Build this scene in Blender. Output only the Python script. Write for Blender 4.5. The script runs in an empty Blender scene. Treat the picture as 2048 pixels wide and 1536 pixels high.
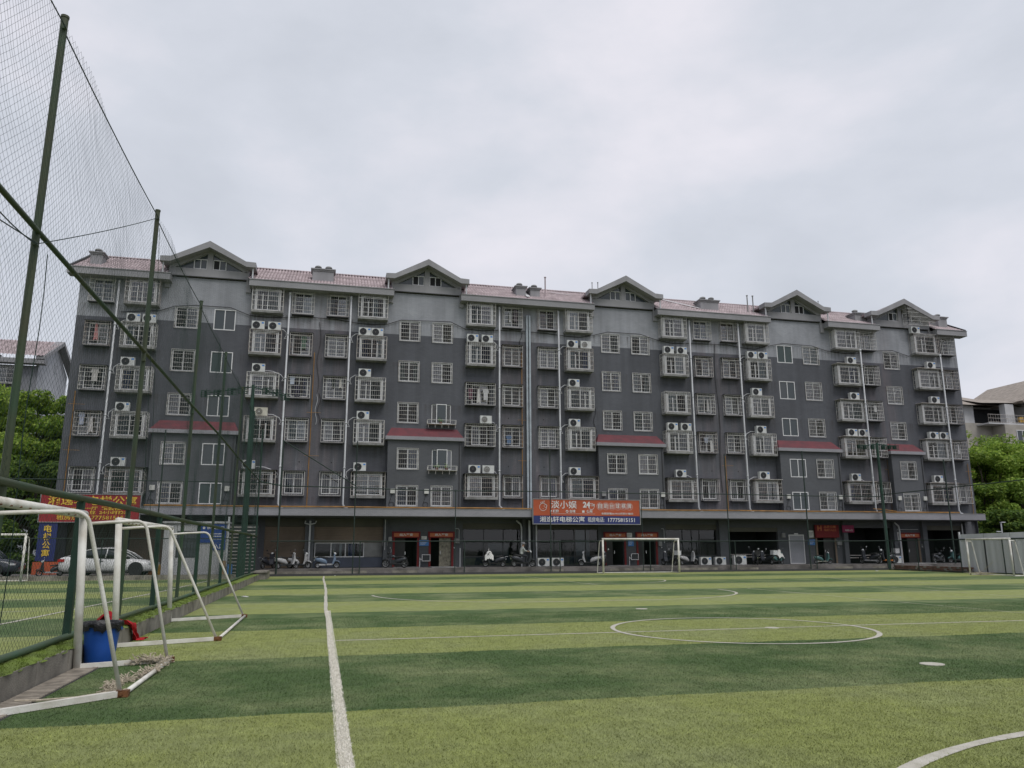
import bpy, math, random
import numpy as np
from mathutils import Vector, Matrix
random.seed(7); RNG = np.random.default_rng(7)
S = bpy.context.scene
COL = S.collection
# ------------------------------------------------------------------ camera
cam = bpy.data.objects.new("camera", bpy.data.cameras.new("camera")); COL.objects.link(cam)
EYE = Vector((0, 0, 1.5))
yaw, pitch, roll = 0.236975912, 0.210044954, -0.00309449517
fw0 = Vector((math.sin(yaw), math.cos(yaw), 0)); rt0 = Vector((math.cos(yaw), -math.sin(yaw), 0)); up0 = Vector((0, 0, 1))
fwd = fw0*math.cos(pitch) + up0*math.sin(pitch); up = -fw0*math.sin(pitch) + up0*math.cos(pitch)
rr = rt0*math.cos(roll) + up*math.sin(roll); uu = -rt0*math.sin(roll) + up*math.cos(roll)
m = Matrix.Identity(4)
for i in range(3): m[i][0] = rr[i]; m[i][1] = uu[i]; m[i][2] = -fwd[i]; m[i][3] = EYE[i]
cam.matrix_world = m
cam.data.sensor_width = 36; cam.data.lens = 1552.57*36/2048; cam.data.clip_start = .05; cam.data.clip_end = 3000
S.camera = cam
# ------------------------------------------------------------------ world: overcast sky over a Nishita base
SUN_EL, SUN_AZ = math.radians(58), math.radians(158)
W = bpy.data.worlds.new("World"); S.world = W; W.use_nodes = True
nt = W.node_tree; nt.nodes.clear()
def N(t, typ, **k):
    n = t.nodes.new(typ)
    for a, b in k.items(): setattr(n, a, b)
    return n
wo = N(nt, 'ShaderNodeOutputWorld'); b1 = N(nt, 'ShaderNodeBackground'); b2 = N(nt, 'ShaderNodeBackground'); mx = N(nt, 'ShaderNodeMixShader')
sky = N(nt, 'ShaderNodeTexSky', sky_type='NISHITA', sun_disc=False, sun_elevation=SUN_EL, sun_rotation=SUN_AZ)
nt.links.new(sky.outputs[0], b1.inputs[0]); b1.inputs[1].default_value = .07
tc = N(nt, 'ShaderNodeTexCoord'); mp = N(nt, 'ShaderNodeMapping'); mp.inputs['Scale'].default_value = (1, 1, 1.9); mp.inputs['Location'].default_value = (1.3, 2.1, .55)
nt.links.new(tc.outputs['Generated'], mp.inputs[0])
n1 = N(nt, 'ShaderNodeTexNoise'); n1.inputs['Scale'].default_value = 2.3; n1.inputs['Detail'].default_value = 8; n1.inputs['Roughness'].default_value = .54; n1.inputs['Distortion'].default_value = .12
nt.links.new(mp.outputs[0], n1.inputs[0])
cr = N(nt, 'ShaderNodeValToRGB'); nt.links.new(n1.outputs['Fac'], cr.inputs[0])
cr.color_ramp.elements[0].position = .34; cr.color_ramp.elements[0].color = (.415, .438, .485, 1)
cr.color_ramp.elements[1].position = .68; cr.color_ramp.elements[1].color = (.585, .575, .62, 1)
e = cr.color_ramp.elements.new(.5); e.color = (.475, .495, .545, 1)
nt.links.new(cr.outputs[0], b2.inputs[0]); b2.inputs[1].default_value = 1.0
mx.inputs[0].default_value = .93
nt.links.new(b1.outputs[0], mx.inputs[1]); nt.links.new(b2.outputs[0], mx.inputs[2]); nt.links.new(mx.outputs[0], wo.inputs[0])
# ------------------------------------------------------------------ sun behind thick cloud
sl = bpy.data.lights.new("sun", 'SUN'); sl.energy = 1.35; sl.angle = math.radians(35); sl.color = (1, .97, .93)
so = bpy.data.objects.new("sun", sl); COL.objects.link(so)
# direction towards the sun; Nishita rotation is measured clockwise from +Y
sd = Vector((math.cos(SUN_EL)*math.sin(SUN_AZ), math.cos(SUN_EL)*math.cos(SUN_AZ), math.sin(SUN_EL)))
so.rotation_euler = sd.to_track_quat('Z', 'Y').to_euler(); so.location = (0, -20, 40)
S.view_settings.view_transform = 'Standard'; S.view_settings.look = 'None'; S.view_settings.exposure = .55; S.view_settings.gamma = 1
S.view_settings.use_curve_mapping = False
S.cycles.max_bounces = 6; S.cycles.transparent_max_bounces = 24
# ------------------------------------------------------------------ helpers
WL = {}
def wl(o): return WL.get(o.name, Vector((0, 0, 0))) if o else Vector((0, 0, 0))
def tag(o, label=None, cat=None, group=None, kind=None):
    if label: o['label'] = label
    if cat: o['category'] = cat
    if group: o['group'] = group
    if kind: o['kind'] = kind
    return o
def empty(name, loc, label=None, cat=None, group=None):
    o = bpy.data.objects.new(name, None); COL.objects.link(o); o.location = loc; o.empty_display_size = .2
    WL[o.name] = Vector(loc); tag(o, label, cat, group); return o
class MB:
    def __init__(s): s.v = []; s.f = []; s.m = []
    def box(s, x0, x1, y0, y1, z0, z1, mi=0):
        b = len(s.v); s.v += [(x, y, z) for z in (z0, z1) for y in (y0, y1) for x in (x0, x1)]
        for q in ((0, 2, 3, 1), (4, 5, 7, 6), (0, 1, 5, 4), (2, 6, 7, 3), (0, 4, 6, 2), (1, 3, 7, 5)): s.f.append(tuple(b+i for i in q)); s.m.append(mi)
        return s
    def quad(s, a, b, c, d, mi=0):
        k = len(s.v); s.v += [tuple(a), tuple(b), tuple(c), tuple(d)]; s.f.append((k, k+1, k+2, k+3)); s.m.append(mi); return s
    def bar(s, p, q, r, n=4, mi=0, cap=True, r2=None):
        p = Vector(p); q = Vector(q); d = q-p
        if d.length < 1e-6: return s
        a = d.orthogonal().normalized(); c = d.cross(a).normalized()
        if n == 4:  # align square bars with the axes
            z = Vector((0, 0, 1)) if abs(d.normalized().z) < .9 else Vector((0, 1, 0))
            a0 = d.cross(z).normalized(); c0 = d.cross(a0).normalized(); a = (a0+c0).normalized(); c = (a0-c0).normalized()
        r2 = r if r2 is None else r2; k = len(s.v)
        for P, R_ in ((p, r), (q, r2)):
            for i in range(n):
                t = 2*math.pi*i/n; s.v.append(tuple(P+a*(math.cos(t)*R_)+c*(math.sin(t)*R_)))
        for i in range(n): j = (i+1) % n; s.f.append((k+i, k+j, k+n+j, k+n+i)); s.m.append(mi)
        if cap: s.f.append(tuple(k+i for i in reversed(range(n)))); s.m.append(mi); s.f.append(tuple(k+n+i for i in range(n))); s.m.append(mi)
        return s
    def tube(s, pts, r, n=8, mi=0):
        pts = [Vector(p) for p in pts]; k = len(s.v); prev = None
        for i, p in enumerate(pts):
            d = (pts[min(i+1, len(pts)-1)]-pts[max(i-1, 0)]).normalized()
            if prev is None: a = d.orthogonal().normalized()
            else: a = (prev-d*prev.dot(d)).normalized()
            prev = a; c = d.cross(a)
            rr_ = r[i] if isinstance(r, (list, tuple)) else r
            for j in range(n): t = 2*math.pi*j/n; s.v.append(tuple(p+a*(math.cos(t)*rr_)+c*(math.sin(t)*rr_)))
        for i in range(len(pts)-1):
            for j in range(n):
                q = (j+1) % n; s.f.append((k+i*n+j, k+i*n+q, k+(i+1)*n+q, k+(i+1)*n+j)); s.m.append(mi)
        s.f.append(tuple(k+j for j in reversed(range(n)))); s.m.append(mi)
        l = k+(len(pts)-1)*n; s.f.append(tuple(l+j for j in range(n))); s.m.append(mi)
        return s
    def prism(s, poly, y0, y1, mi=0, axis='y'):
        """poly of (x,z) extruded along y (axis 'y'); axis 'x': poly of (y,z) along x; axis 'z': poly (x,y) along z"""
        k = len(s.v); n = len(poly)
        for y in (y0, y1):
            for a, b in poly: s.v.append((a, y, b) if axis == 'y' else ((y, a, b) if axis == 'x' else (a, b, y)))
        for i in range(n): j = (i+1) % n; s.f.append((k+i, k+j, k+n+j, k+n+i)); s.m.append(mi)
        s.f.append(tuple(k+i for i in reversed(range(n)))); s.m.append(mi); s.f.append(tuple(k+n+i for i in range(n))); s.m.append(mi)
        return s
    def disc(s, c, r, axis='y', n=16, mi=0, h=.02):
        c = Vector(c); d = {'x': Vector((1, 0, 0)), 'y': Vector((0, 1, 0)), 'z': Vector((0, 0, 1))}[axis]*h/2
        s.bar(c-d, c+d, r, n=n if n != 4 else 5, mi=mi); return s
    def ring(s, c, R_, r, axis='y', n=20, m=6, mi=0):
        c = Vector(c); k = len(s.v)
        for i in range(n):
            t = 2*math.pi*i/n
            for j in range(m):
                u = 2*math.pi*j/m; rad = R_+r*math.cos(u); o = r*math.sin(u)
                a, b = rad*math.cos(t), rad*math.sin(t)
                s.v.append(tuple(c+Vector({'y': (a, o, b), 'x': (o, a, b), 'z': (a, b, o)}[axis])))
        for i in range(n):
            for j in range(m):
                i2 = (i+1) % n; j2 = (j+1) % m
                s.f.append((k+i*m+j, k+i2*m+j, k+i2*m+j2, k+i*m+j2)); s.m.append(mi)
        return s
    def mesh(s, name, mats, origin=(0, 0, 0), smooth=False):
        me = bpy.data.meshes.new(name); o = Vector(origin)
        v = [(a-o.x, b-o.y, c-o.z) for a, b, c in s.v]
        me.from_pydata(v, [], s.f)
        if not isinstance(mats, (list, tuple)): mats = [mats]
        for m_ in mats: me.materials.append(m_)
        if len(mats) > 1: me.polygons.foreach_set('material_index', s.m)
        if smooth: me.polygons.foreach_set('use_smooth', [True]*len(me.polygons))
        me.update(); return me
    def build(s, name, mats, parent=None, origin=None, smooth=False):
        if origin is None: origin = wl(parent)
        me = s.mesh(name, mats, origin, smooth)
        return place(name, me, parent, origin)
def place(name, me, parent=None, origin=(0, 0, 0)):
    o = bpy.data.objects.new(name, me); COL.objects.link(o); WL[o.name] = Vector(origin)
    if parent: o.parent = parent
    o.location = Vector(origin)-wl(parent); return o
def copy_tree(o, parent=None):
    c = o.copy(); COL.objects.link(c)
    if parent: c.parent = parent
    for ch in o.children: copy_tree(ch, c)
    return c
def npmesh(name, V, F, mats, smooth=False, mi=None):
    V = np.asarray(V, np.float32); F = np.asarray(F, np.int32); k = F.shape[1]
    me = bpy.data.meshes.new(name); me.vertices.add(len(V)); me.vertices.foreach_set('co', V.ravel())
    me.loops.add(F.size); me.loops.foreach_set('vertex_index', F.ravel())
    me.polygons.add(len(F)); me.polygons.foreach_set('loop_start', np.arange(0, F.size, k, dtype=np.int32)); me.polygons.foreach_set('loop_total', np.full(len(F), k, np.int32))
    for m_ in (mats if isinstance(mats, (list, tuple)) else [mats]): me.materials.append(m_)
    if mi is not None: me.polygons.foreach_set('material_index', np.asarray(mi, np.int32))
    if smooth: me.polygons.foreach_set('use_smooth', np.ones(len(F), bool))
    me.update(calc_edges=True); return me
def strands(P, Q, r):
    """three-sided thin prisms for arrays of segments"""
    P = np.asarray(P, float); Q = np.asarray(Q, float); d = Q-P; d /= np.linalg.norm(d, axis=1)[:, None]
    ref = np.where(np.abs(d[:, :1]) < .9, [[1., 0, 0]], [[0, 1., 0]]); a = np.cross(d, ref); a /= np.linalg.norm(a, axis=1)[:, None]; c = np.cross(d, a)
    n = len(P); V = np.zeros((n, 6, 3))
    for i in range(3):
        t = 2*math.pi*i/3; o = (a*math.cos(t)+c*math.sin(t))*r; V[:, i] = P+o; V[:, 3+i] = Q+o
    b = np.arange(n)[:, None]*6
    F = np.concatenate([b+np.array([[0, 1, 4, 3]]), b+np.array([[1, 2, 5, 4]]), b+np.array([[2, 0, 3, 5]])])
    return V.reshape(-1, 3), F
# ------------------------------------------------------------------ materials
def mat(name, col, rough=.8, var=.18, scale=2.0, bump=0., bscale=30., metal=0., spec=.35, tint=None, streak=False, detail=4):
    m_ = bpy.data.materials.new(name); m_.use_nodes = True; t = m_.node_tree; bs = t.nodes['Principled BSDF']
    bs.inputs['Roughness'].default_value = rough; bs.inputs['Metallic'].default_value = metal; bs.inputs['Specular IOR Level'].default_value = spec
    g = N(t, 'ShaderNodeNewGeometry'); no = N(t, 'ShaderNodeTexNoise'); no.inputs['Scale'].default_value = scale; no.inputs['Detail'].default_value = detail
    if streak:
        mp_ = N(t, 'ShaderNodeMapping'); mp_.inputs['Scale'].default_value = (1, 1, .12); t.links.new(g.outputs['Position'], mp_.inputs[0]); t.links.new(mp_.outputs[0], no.inputs[0])
    else: t.links.new(g.outputs['Position'], no.inputs[0])
    r = N(t, 'ShaderNodeValToRGB'); t.links.new(no.outputs['Fac'], r.inputs[0])
    c2 = tint if tint else tuple(c*(1-2*var) for c in col)
    r.color_ramp.elements[0].position = .3; r.color_ramp.elements[0].color = (*c2, 1)
    r.color_ramp.elements[1].position = .65; r.color_ramp.elements[1].color = (*[min(1, c*(1+.3*var)) for c in col], 1)
    t.links.new(r.outputs[0], bs.inputs['Base Color'])
    if bump:
        nb = N(t, 'ShaderNodeTexNoise'); nb.inputs['Scale'].default_value = bscale; nb.inputs['Detail'].default_value = 3; t.links.new(g.outputs['Position'], nb.inputs[0])
        bp = N(t, 'ShaderNodeBump'); bp.inputs['Strength'].default_value = bump; bp.inputs['Distance'].default_value = .02; t.links.new(nb.outputs['Fac'], bp.inputs['Height']); t.links.new(bp.outputs[0], bs.inputs['Normal'])
    return m_
def glass(name, tint, refl=.12, opaque=False, trans=.8):
    m_ = bpy.data.materials.new(name); m_.use_nodes = True; t = m_.node_tree
    if opaque:
        bs = t.nodes['Principled BSDF']; bs.inputs['Base Color'].default_value = (*tint, 1); bs.inputs['Roughness'].default_value = .12; bs.inputs['Specular IOR Level'].default_value = .5; return m_
    t.nodes.clear(); o = N(t, 'ShaderNodeOutputMaterial'); mxx = N(t, 'ShaderNodeMixShader'); tr = N(t, 'ShaderNodeBsdfTransparent'); gl = N(t, 'ShaderNodeBsdfGlossy')
    tr.inputs[0].default_value = (*[trans*c for c in tint], 1); gl.inputs['Roughness'].default_value = .03; mxx.inputs[0].default_value = refl
    fr = N(t, 'ShaderNodeFresnel'); fr.inputs[0].default_value = 1.5; ad = N(t, 'ShaderNodeMath', operation='MULTIPLY_ADD'); ad.inputs[1].default_value = 1.; ad.inputs[2].default_value = refl-.04
    t.links.new(fr.outputs[0], ad.inputs[0]); t.links.new(ad.outputs[0], mxx.inputs[0])
    t.links.new(tr.outputs[0], mxx.inputs[1]); t.links.new(gl.outputs[0], mxx.inputs[2]); t.links.new(mxx.outputs[0], o.inputs[0]); return m_
def plain(name, col, rough=.6, metal=0., spec=.3):
    return mat(name, col, rough, .06, 6., metal=metal, spec=spec)

def wall_material(name, low, high, zb, brick=True, stain=True):
    m_ = bpy.data.materials.new(name); m_.use_nodes = True; t = m_.node_tree; L = t.links; bs = t.nodes['Principled BSDF']
    bs.inputs['Roughness'].default_value = .75; bs.inputs['Specular IOR Level'].default_value = .25
    g = N(t, 'ShaderNodeNewGeometry'); sx = N(t, 'ShaderNodeSeparateXYZ'); L.new(g.outputs['Position'], sx.inputs[0])
    cx = N(t, 'ShaderNodeCombineXYZ'); L.new(sx.outputs[0], cx.inputs[0]); L.new(sx.outputs[2], cx.inputs[1])
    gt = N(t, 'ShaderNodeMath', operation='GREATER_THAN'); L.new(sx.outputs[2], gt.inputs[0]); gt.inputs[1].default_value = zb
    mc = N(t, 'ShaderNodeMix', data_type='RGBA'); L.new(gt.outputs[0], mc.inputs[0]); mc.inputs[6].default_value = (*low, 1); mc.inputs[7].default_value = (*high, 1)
    # large cloudy weathering
    n_ = N(t, 'ShaderNodeTexNoise'); n_.inputs['Scale'].default_value = .35; n_.inputs['Detail'].default_value = 6; L.new(g.outputs['Position'], n_.inputs[0])
    r_ = N(t, 'ShaderNodeMapRange'); L.new(n_.outputs['Fac'], r_.inputs[0]); r_.inputs[1].default_value = .3; r_.inputs[2].default_value = .7; r_.inputs[3].default_value = .86; r_.inputs[4].default_value = 1.12
    mu = N(t, 'ShaderNodeMix', data_type='RGBA', blend_type='MULTIPLY'); mu.inputs[0].default_value = 1; L.new(mc.outputs[2], mu.inputs[6]); L.new(r_.outputs[0], mu.inputs[7])
    cur = mu.outputs[2]
    if stain:
        # pinkish wash between the small windows, broken by vertical streaks
        mp_ = N(t, 'ShaderNodeMapping'); mp_.inputs['Scale'].default_value = (1.6, 1, .16); L.new(g.outputs['Position'], mp_.inputs[0])
        ns = N(t, 'ShaderNodeTexNoise'); ns.inputs['Scale'].default_value = 1.5; ns.inputs['Detail'].default_value = 6; L.new(mp_.outputs[0], ns.inputs[0])
        acc = None
        for xc in (-.7, 13.3, 28.1, 41.4, -3.3):
            s1 = N(t, 'ShaderNodeMath', operation='SUBTRACT'); L.new(sx.outputs[0], s1.inputs[0]); s1.inputs[1].default_value = xc
            s2 = N(t, 'ShaderNodeMath', operation='ABSOLUTE'); L.new(s1.outputs[0], s2.inputs[0])
            s3 = N(t, 'ShaderNodeMapRange', interpolation_type='SMOOTHSTEP'); L.new(s2.outputs[0], s3.inputs[0]); s3.inputs[1].default_value = 1.2; s3.inputs[2].default_value = 2.4; s3.inputs[3].default_value = 1; s3.inputs[4].default_value = 0
            if acc is None: acc = s3.outputs[0]
            else:
                mm = N(t, 'ShaderNodeMath', operation='MAXIMUM'); L.new(acc, mm.inputs[0]); L.new(s3.outputs[0], mm.inputs[1]); acc = mm.outputs[0]
        sr = N(t, 'ShaderNodeMapRange'); L.new(ns.outputs['Fac'], sr.inputs[0]); sr.inputs[1].default_value = .38; sr.inputs[2].default_value = .66
        mm = N(t, 'ShaderNodeMath', operation='MULTIPLY'); L.new(acc, mm.inputs[0]); L.new(sr.outputs[0], mm.inputs[1])
        m2 = N(t, 'ShaderNodeMath', operation='MULTIPLY'); L.new(mm.outputs[0], m2.inputs[0]); m2.inputs[1].default_value = .42
        mk = N(t, 'ShaderNodeMix', data_type='RGBA'); L.new(m2.outputs[0], mk.inputs[0]); L.new(cur, mk.inputs[6]); mk.inputs[7].default_value = (.175, .145, .155, 1); cur = mk.outputs[2]
        # pale lime streaks
        mp2 = N(t, 'ShaderNodeMapping'); mp2.inputs['Scale'].default_value = (3.2, 1, .3); mp2.inputs['Location'].default_value = (7, 3, 1); L.new(g.outputs['Position'], mp2.inputs[0])
        n3 = N(t, 'ShaderNodeTexNoise'); n3.inputs['Scale'].default_value = 1.3; n3.inputs['Detail'].default_value = 8; n3.inputs['Roughness'].default_value = .65; L.new(mp2.outputs[0], n3.inputs[0])
        r3 = N(t, 'ShaderNodeMapRange'); L.new(n3.outputs['Fac'], r3.inputs[0]); r3.inputs[1].default_value = .6; r3.inputs[2].default_value = .74; r3.inputs[3].default_value = 0; r3.inputs[4].default_value = .45
        m3 = N(t, 'ShaderNodeMath', operation='MULTIPLY'); L.new(r3.outputs[0], m3.inputs[0]); L.new(acc, m3.inputs[1])
        mk2 = N(t, 'ShaderNodeMix', data_type='RGBA'); L.new(m3.outputs[0], mk2.inputs[0]); L.new(cur, mk2.inputs[6]); mk2.inputs[7].default_value = (.34, .33, .35, 1); cur = mk2.outputs[2]
        # soot streaks everywhere
        mp4 = N(t, 'ShaderNodeMapping'); mp4.inputs['Scale'].default_value = (2.2, 1, .12); mp4.inputs['Location'].default_value = (1, 9, 4); L.new(g.outputs['Position'], mp4.inputs[0])
        n4 = N(t, 'ShaderNodeTexNoise'); n4.inputs['Scale'].default_value = 1.; n4.inputs['Detail'].default_value = 7; L.new(mp4.outputs[0], n4.inputs[0])
        r4 = N(t, 'ShaderNodeMapRange'); L.new(n4.outputs['Fac'], r4.inputs[0]); r4.inputs[1].default_value = .35; r4.inputs[2].default_value = .6; r4.inputs[3].default_value = .88; r4.inputs[4].default_value = 1.03
        mk3 = N(t, 'ShaderNodeMix', data_type='RGBA', blend_type='MULTIPLY'); mk3.inputs[0].default_value = 1; L.new(cur, mk3.inputs[6]); L.new(r4.outputs[0], mk3.inputs[7]); cur = mk3.outputs[2]
    if stain:
        # dirt running down below the window ledges
        mp5 = N(t, 'ShaderNodeMapping'); mp5.inputs['Scale'].default_value = (5.5, 1, .22); mp5.inputs['Location'].default_value = (3, 2, 8); L.new(g.outputs['Position'], mp5.inputs[0])
        n5 = N(t, 'ShaderNodeTexNoise'); n5.inputs['Scale'].default_value = 1.2; n5.inputs['Detail'].default_value = 7; n5.inputs['Roughness'].default_value = .6; L.new(mp5.outputs[0], n5.inputs[0]); acc5 = None
        for zb_ in (16.65, 13.85, 11.05, 8.2, 4.8):
            q = N(t, 'ShaderNodeMapRange'); L.new(sx.outputs[2], q.inputs[0]); q.inputs[1].default_value = zb_-1.25; q.inputs[2].default_value = zb_; q2 = N(t, 'ShaderNodeMath', operation='LESS_THAN'); L.new(sx.outputs[2], q2.inputs[0]); q2.inputs[1].default_value = zb_
            q3 = N(t, 'ShaderNodeMath', operation='MULTIPLY'); L.new(q.outputs[0], q3.inputs[0]); L.new(q2.outputs[0], q3.inputs[1])
            if acc5 is None: acc5 = q3.outputs[0]
            else: q4 = N(t, 'ShaderNodeMath', operation='MAXIMUM'); L.new(acc5, q4.inputs[0]); L.new(q3.outputs[0], q4.inputs[1]); acc5 = q4.outputs[0]
        q5 = N(t, 'ShaderNodeMapRange'); L.new(n5.outputs['Fac'], q5.inputs[0]); q5.inputs[1].default_value = .47; q5.inputs[2].default_value = .68; q5.inputs[3].default_value = 0; q5.inputs[4].default_value = .75
        q6 = N(t, 'ShaderNodeMath', operation='MULTIPLY'); L.new(q5.outputs[0], q6.inputs[0]); L.new(acc5, q6.inputs[1])
        mk5 = N(t, 'ShaderNodeMix', data_type='RGBA'); L.new(q6.outputs[0], mk5.inputs[0]); L.new(cur, mk5.inputs[6]); mk5.inputs[7].default_value = (.062, .058, .06, 1); cur = mk5.outputs[2]
        # repainted patches
        vo = N(t, 'ShaderNodeTexVoronoi'); vo.inputs['Scale'].default_value = .32; L.new(g.outputs['Position'], vo.inputs[0]); sc5 = N(t, 'ShaderNodeSeparateColor'); L.new(vo.outputs['Color'], sc5.inputs[0])
        q7 = N(t, 'ShaderNodeMapRange'); L.new(sc5.outputs[0], q7.inputs[0]); q7.inputs[3].default_value = .93; q7.inputs[4].default_value = 1.06
        mk6 = N(t, 'ShaderNodeMix', data_type='RGBA', blend_type='MULTIPLY'); mk6.inputs[0].default_value = 1; L.new(cur, mk6.inputs[6]); L.new(q7.outputs[0], mk6.inputs[7]); cur = mk6.outputs[2]
    if brick:
        br = N(t, 'ShaderNodeTexBrick'); L.new(cx.outputs[0], br.inputs[0]); br.inputs['Scale'].default_value = 1; br.inputs['Brick Width'].default_value = .24; br.inputs['Row Height'].default_value = .075; br.inputs['Mortar Size'].default_value = .007
        br.inputs['Color1'].default_value = (1, 1, 1, 1); br.inputs['Color2'].default_value = (.86, .87, .88, 1); br.inputs['Mortar'].default_value = (.62, .62, .62, 1)
        mb = N(t, 'ShaderNodeMix', data_type='RGBA', blend_type='MULTIPLY'); mb.inputs[0].default_value = .8; L.new(cur, mb.inputs[6]); L.new(br.outputs[0], mb.inputs[7]); cur = mb.outputs[2]
        bp = N(t, 'ShaderNodeBump'); bp.inputs['Strength'].default_value = .35; bp.inputs['Distance'].default_value = .01; L.new(br.outputs['Fac'], bp.inputs['Height']); bp.invert = True; L.new(bp.outputs[0], bs.inputs['Normal'])
    L.new(cur, bs.inputs['Base Color']); return m_

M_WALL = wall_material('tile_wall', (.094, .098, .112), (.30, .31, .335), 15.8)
M_BLOCK = wall_material('block_wall', (.094, .098, .108), (.10, .10, .113), 15.8, stain=False)
M_FASC = wall_material('fascia_tile', (.265, .262, .285), (.27, .268, .28), 10, stain=False)
M_CONC = mat('concrete_grey', (.26, .26, .26), .85, .2, 1.5, .3, 25)
M_GABLE = mat('gable_concrete', (.275, .272, .285), .85, .10, 1.2, .2, 25, streak=True)
M_LEDGE = mat('window_ledge', (.24, .24, .235), .9, .25, 2.5)
M_FRAME = plain('white_aluminium', (.60, .60, .61), .45)
M_CAGE = mat('cage_metal', (.55, .55, .54), .5, .12, 3, tint=(.36, .33, .30))
M_CAGE_D = mat('weathered_cage_metal', (.46, .45, .44), .6, .2, 3, tint=(.27, .22, .19))
M_AWN = plain('dark_sheet', (.05, .05, .055), .6)
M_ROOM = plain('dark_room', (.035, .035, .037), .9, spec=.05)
M_PANE = glass('window_glass', (.7, .78, .8), .045)
M_TEAL = glass('tinted_window_glass', (.046, .056, .062), opaque=True)
M_SHOPGLASS = glass('shop_glass', (.75, .85, .85), .06)
CURT = [plain('curtain_%s' % n, c, .9) for n, c in (('pale', (.22, .22, .24)), ('blue', (.09, .12, .20)), ('beige', (.20, .17, .14)), ('grey', (.12, .125, .14)), ('white', (.42, .43, .46)), ('deep_blue', (.04, .07, .2)), ('ochre', (.25, .2, .11)), ('green', (.10, .15, .12)), ('rose', (.20, .13, .14)))]
M_PIPE = mat('white_pipe', (.50, .51, .53), .5, .1, 2)
M_YEL = mat('yellow_gas_pipe', (.30, .155, .04), .5, .2, 2)
M_CABLE = plain('black_cable', (.02, .02, .022), .6)
M_AC = mat('ac_casing', (.52, .53, .525), .5, .1, 3)
M_ACOLD = mat('old_ac_casing', (.46, .44, .38), .6, .15, 3)
M_FAN = plain('fan_dark', (.03, .032, .036), .5)
M_FANG = plain('fan_grey', (.14, .13, .125), .5)
M_BLUE = plain('blue_label', (.06, .19, .48), .4)
M_REDROOF = mat('red_roof_paint', (.125, .032, .040), .7, .15, 2, tint=(.085, .03, .037))
M_GREEN = mat('green_paint_olive', (.028, .056, .030), .55, .25, 1.2, tint=(.05, .052, .027))
M_GREEND = mat('green_paint_dark', (.016, .048, .032), .5, .2, 2)
M_GREENL = mat('green_rail_paint', (.05, .095, .06), .55, .2, 1.5, tint=(.07, .085, .045))
M_FARG = plain('far_fence_paint', (.022, .036, .030), .6)
M_NET = plain('net_cord', (.016, .034, .027), .8)
M_LINK = plain('chain_link_wire', (.018, .04, .028), .6)
M_GOAL = mat('goal_white_paint', (.64, .63, .59), .5, .18, 4, .25, 60, tint=(.47, .44, .38))
M_RUST = mat('rust', (.16, .07, .03), .9, .3, 12, .5, 60)
M_ROPE = mat('old_rope', (.46, .40, .31), .95, .2, 20)
M_KERB = mat('kerb_concrete', (.26, .24, .205), .9, .28, 2.2, .5, 50, streak=False)
M_MOSS = mat('mossy_turf', (.15, .21, .035), .95, .3, 3, .8, 80, tint=(.09, .12, .03))
M_TYRE = plain('tyre_rubber', (.02, .02, .02), .8)
M_RIM = plain('alloy_rim', (.35, .35, .36), .35, .8)
M_BLACK = plain('black_plastic', (.025, .025, .027), .45)
M_WHITEP = plain('white_gloss_paint', (.40, .40, .41), .25, spec=.5)
M_DARKP = plain('dark_gloss_paint', (.03, .032, .04), .25, spec=.5)
M_BLUEP = plain('light_blue_gloss_paint', (.13, .18, .26), .25, spec=.5)
M_TEALP = plain('teal_gloss_paint', (.06, .13, .13), .25, spec=.5)
M_REDP = plain('red_gloss_paint', (.25, .03, .03), .3, spec=.5)
M_ORANGE = plain('orange_plastic', (.42, .14, .03), .5)
M_CHROME = plain('bright_metal', (.55, .55, .56), .25, .9)
M_LAMP = plain('lamp_lens', (.55, .56, .58), .15)
M_TXTW = plain('white_lettering', (.62, .62, .62), .6)
M_TXTY = plain('yellow_lettering', (.62, .42, .06), .6)
M_SIGNO = mat('sign_orange_red', (.40, .085, .035), .6, .08, .6)
M_SIGNB = mat('sign_blue', (.022, .032, .13), .6, .1, .6)
M_BANNER = mat('banner_red', (.28, .03, .035), .8, .12, 1.)
M_REDF = plain('red_door_paper', (.16, .02, .022), .8)
M_ORG = plain('orange_strip', (.42, .13, .06), .7)
M_ASPH = mat('asphalt', (.06, .06, .062), .95, .2, .8, .4, 40)
M_PLAT = mat('platform_concrete', (.17, .155, .15), .9, .3, 1.2, .4, 30)
M_GROUND = mat('bare_ground', (.11, .105, .085), .95, .25, .3)

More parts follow.
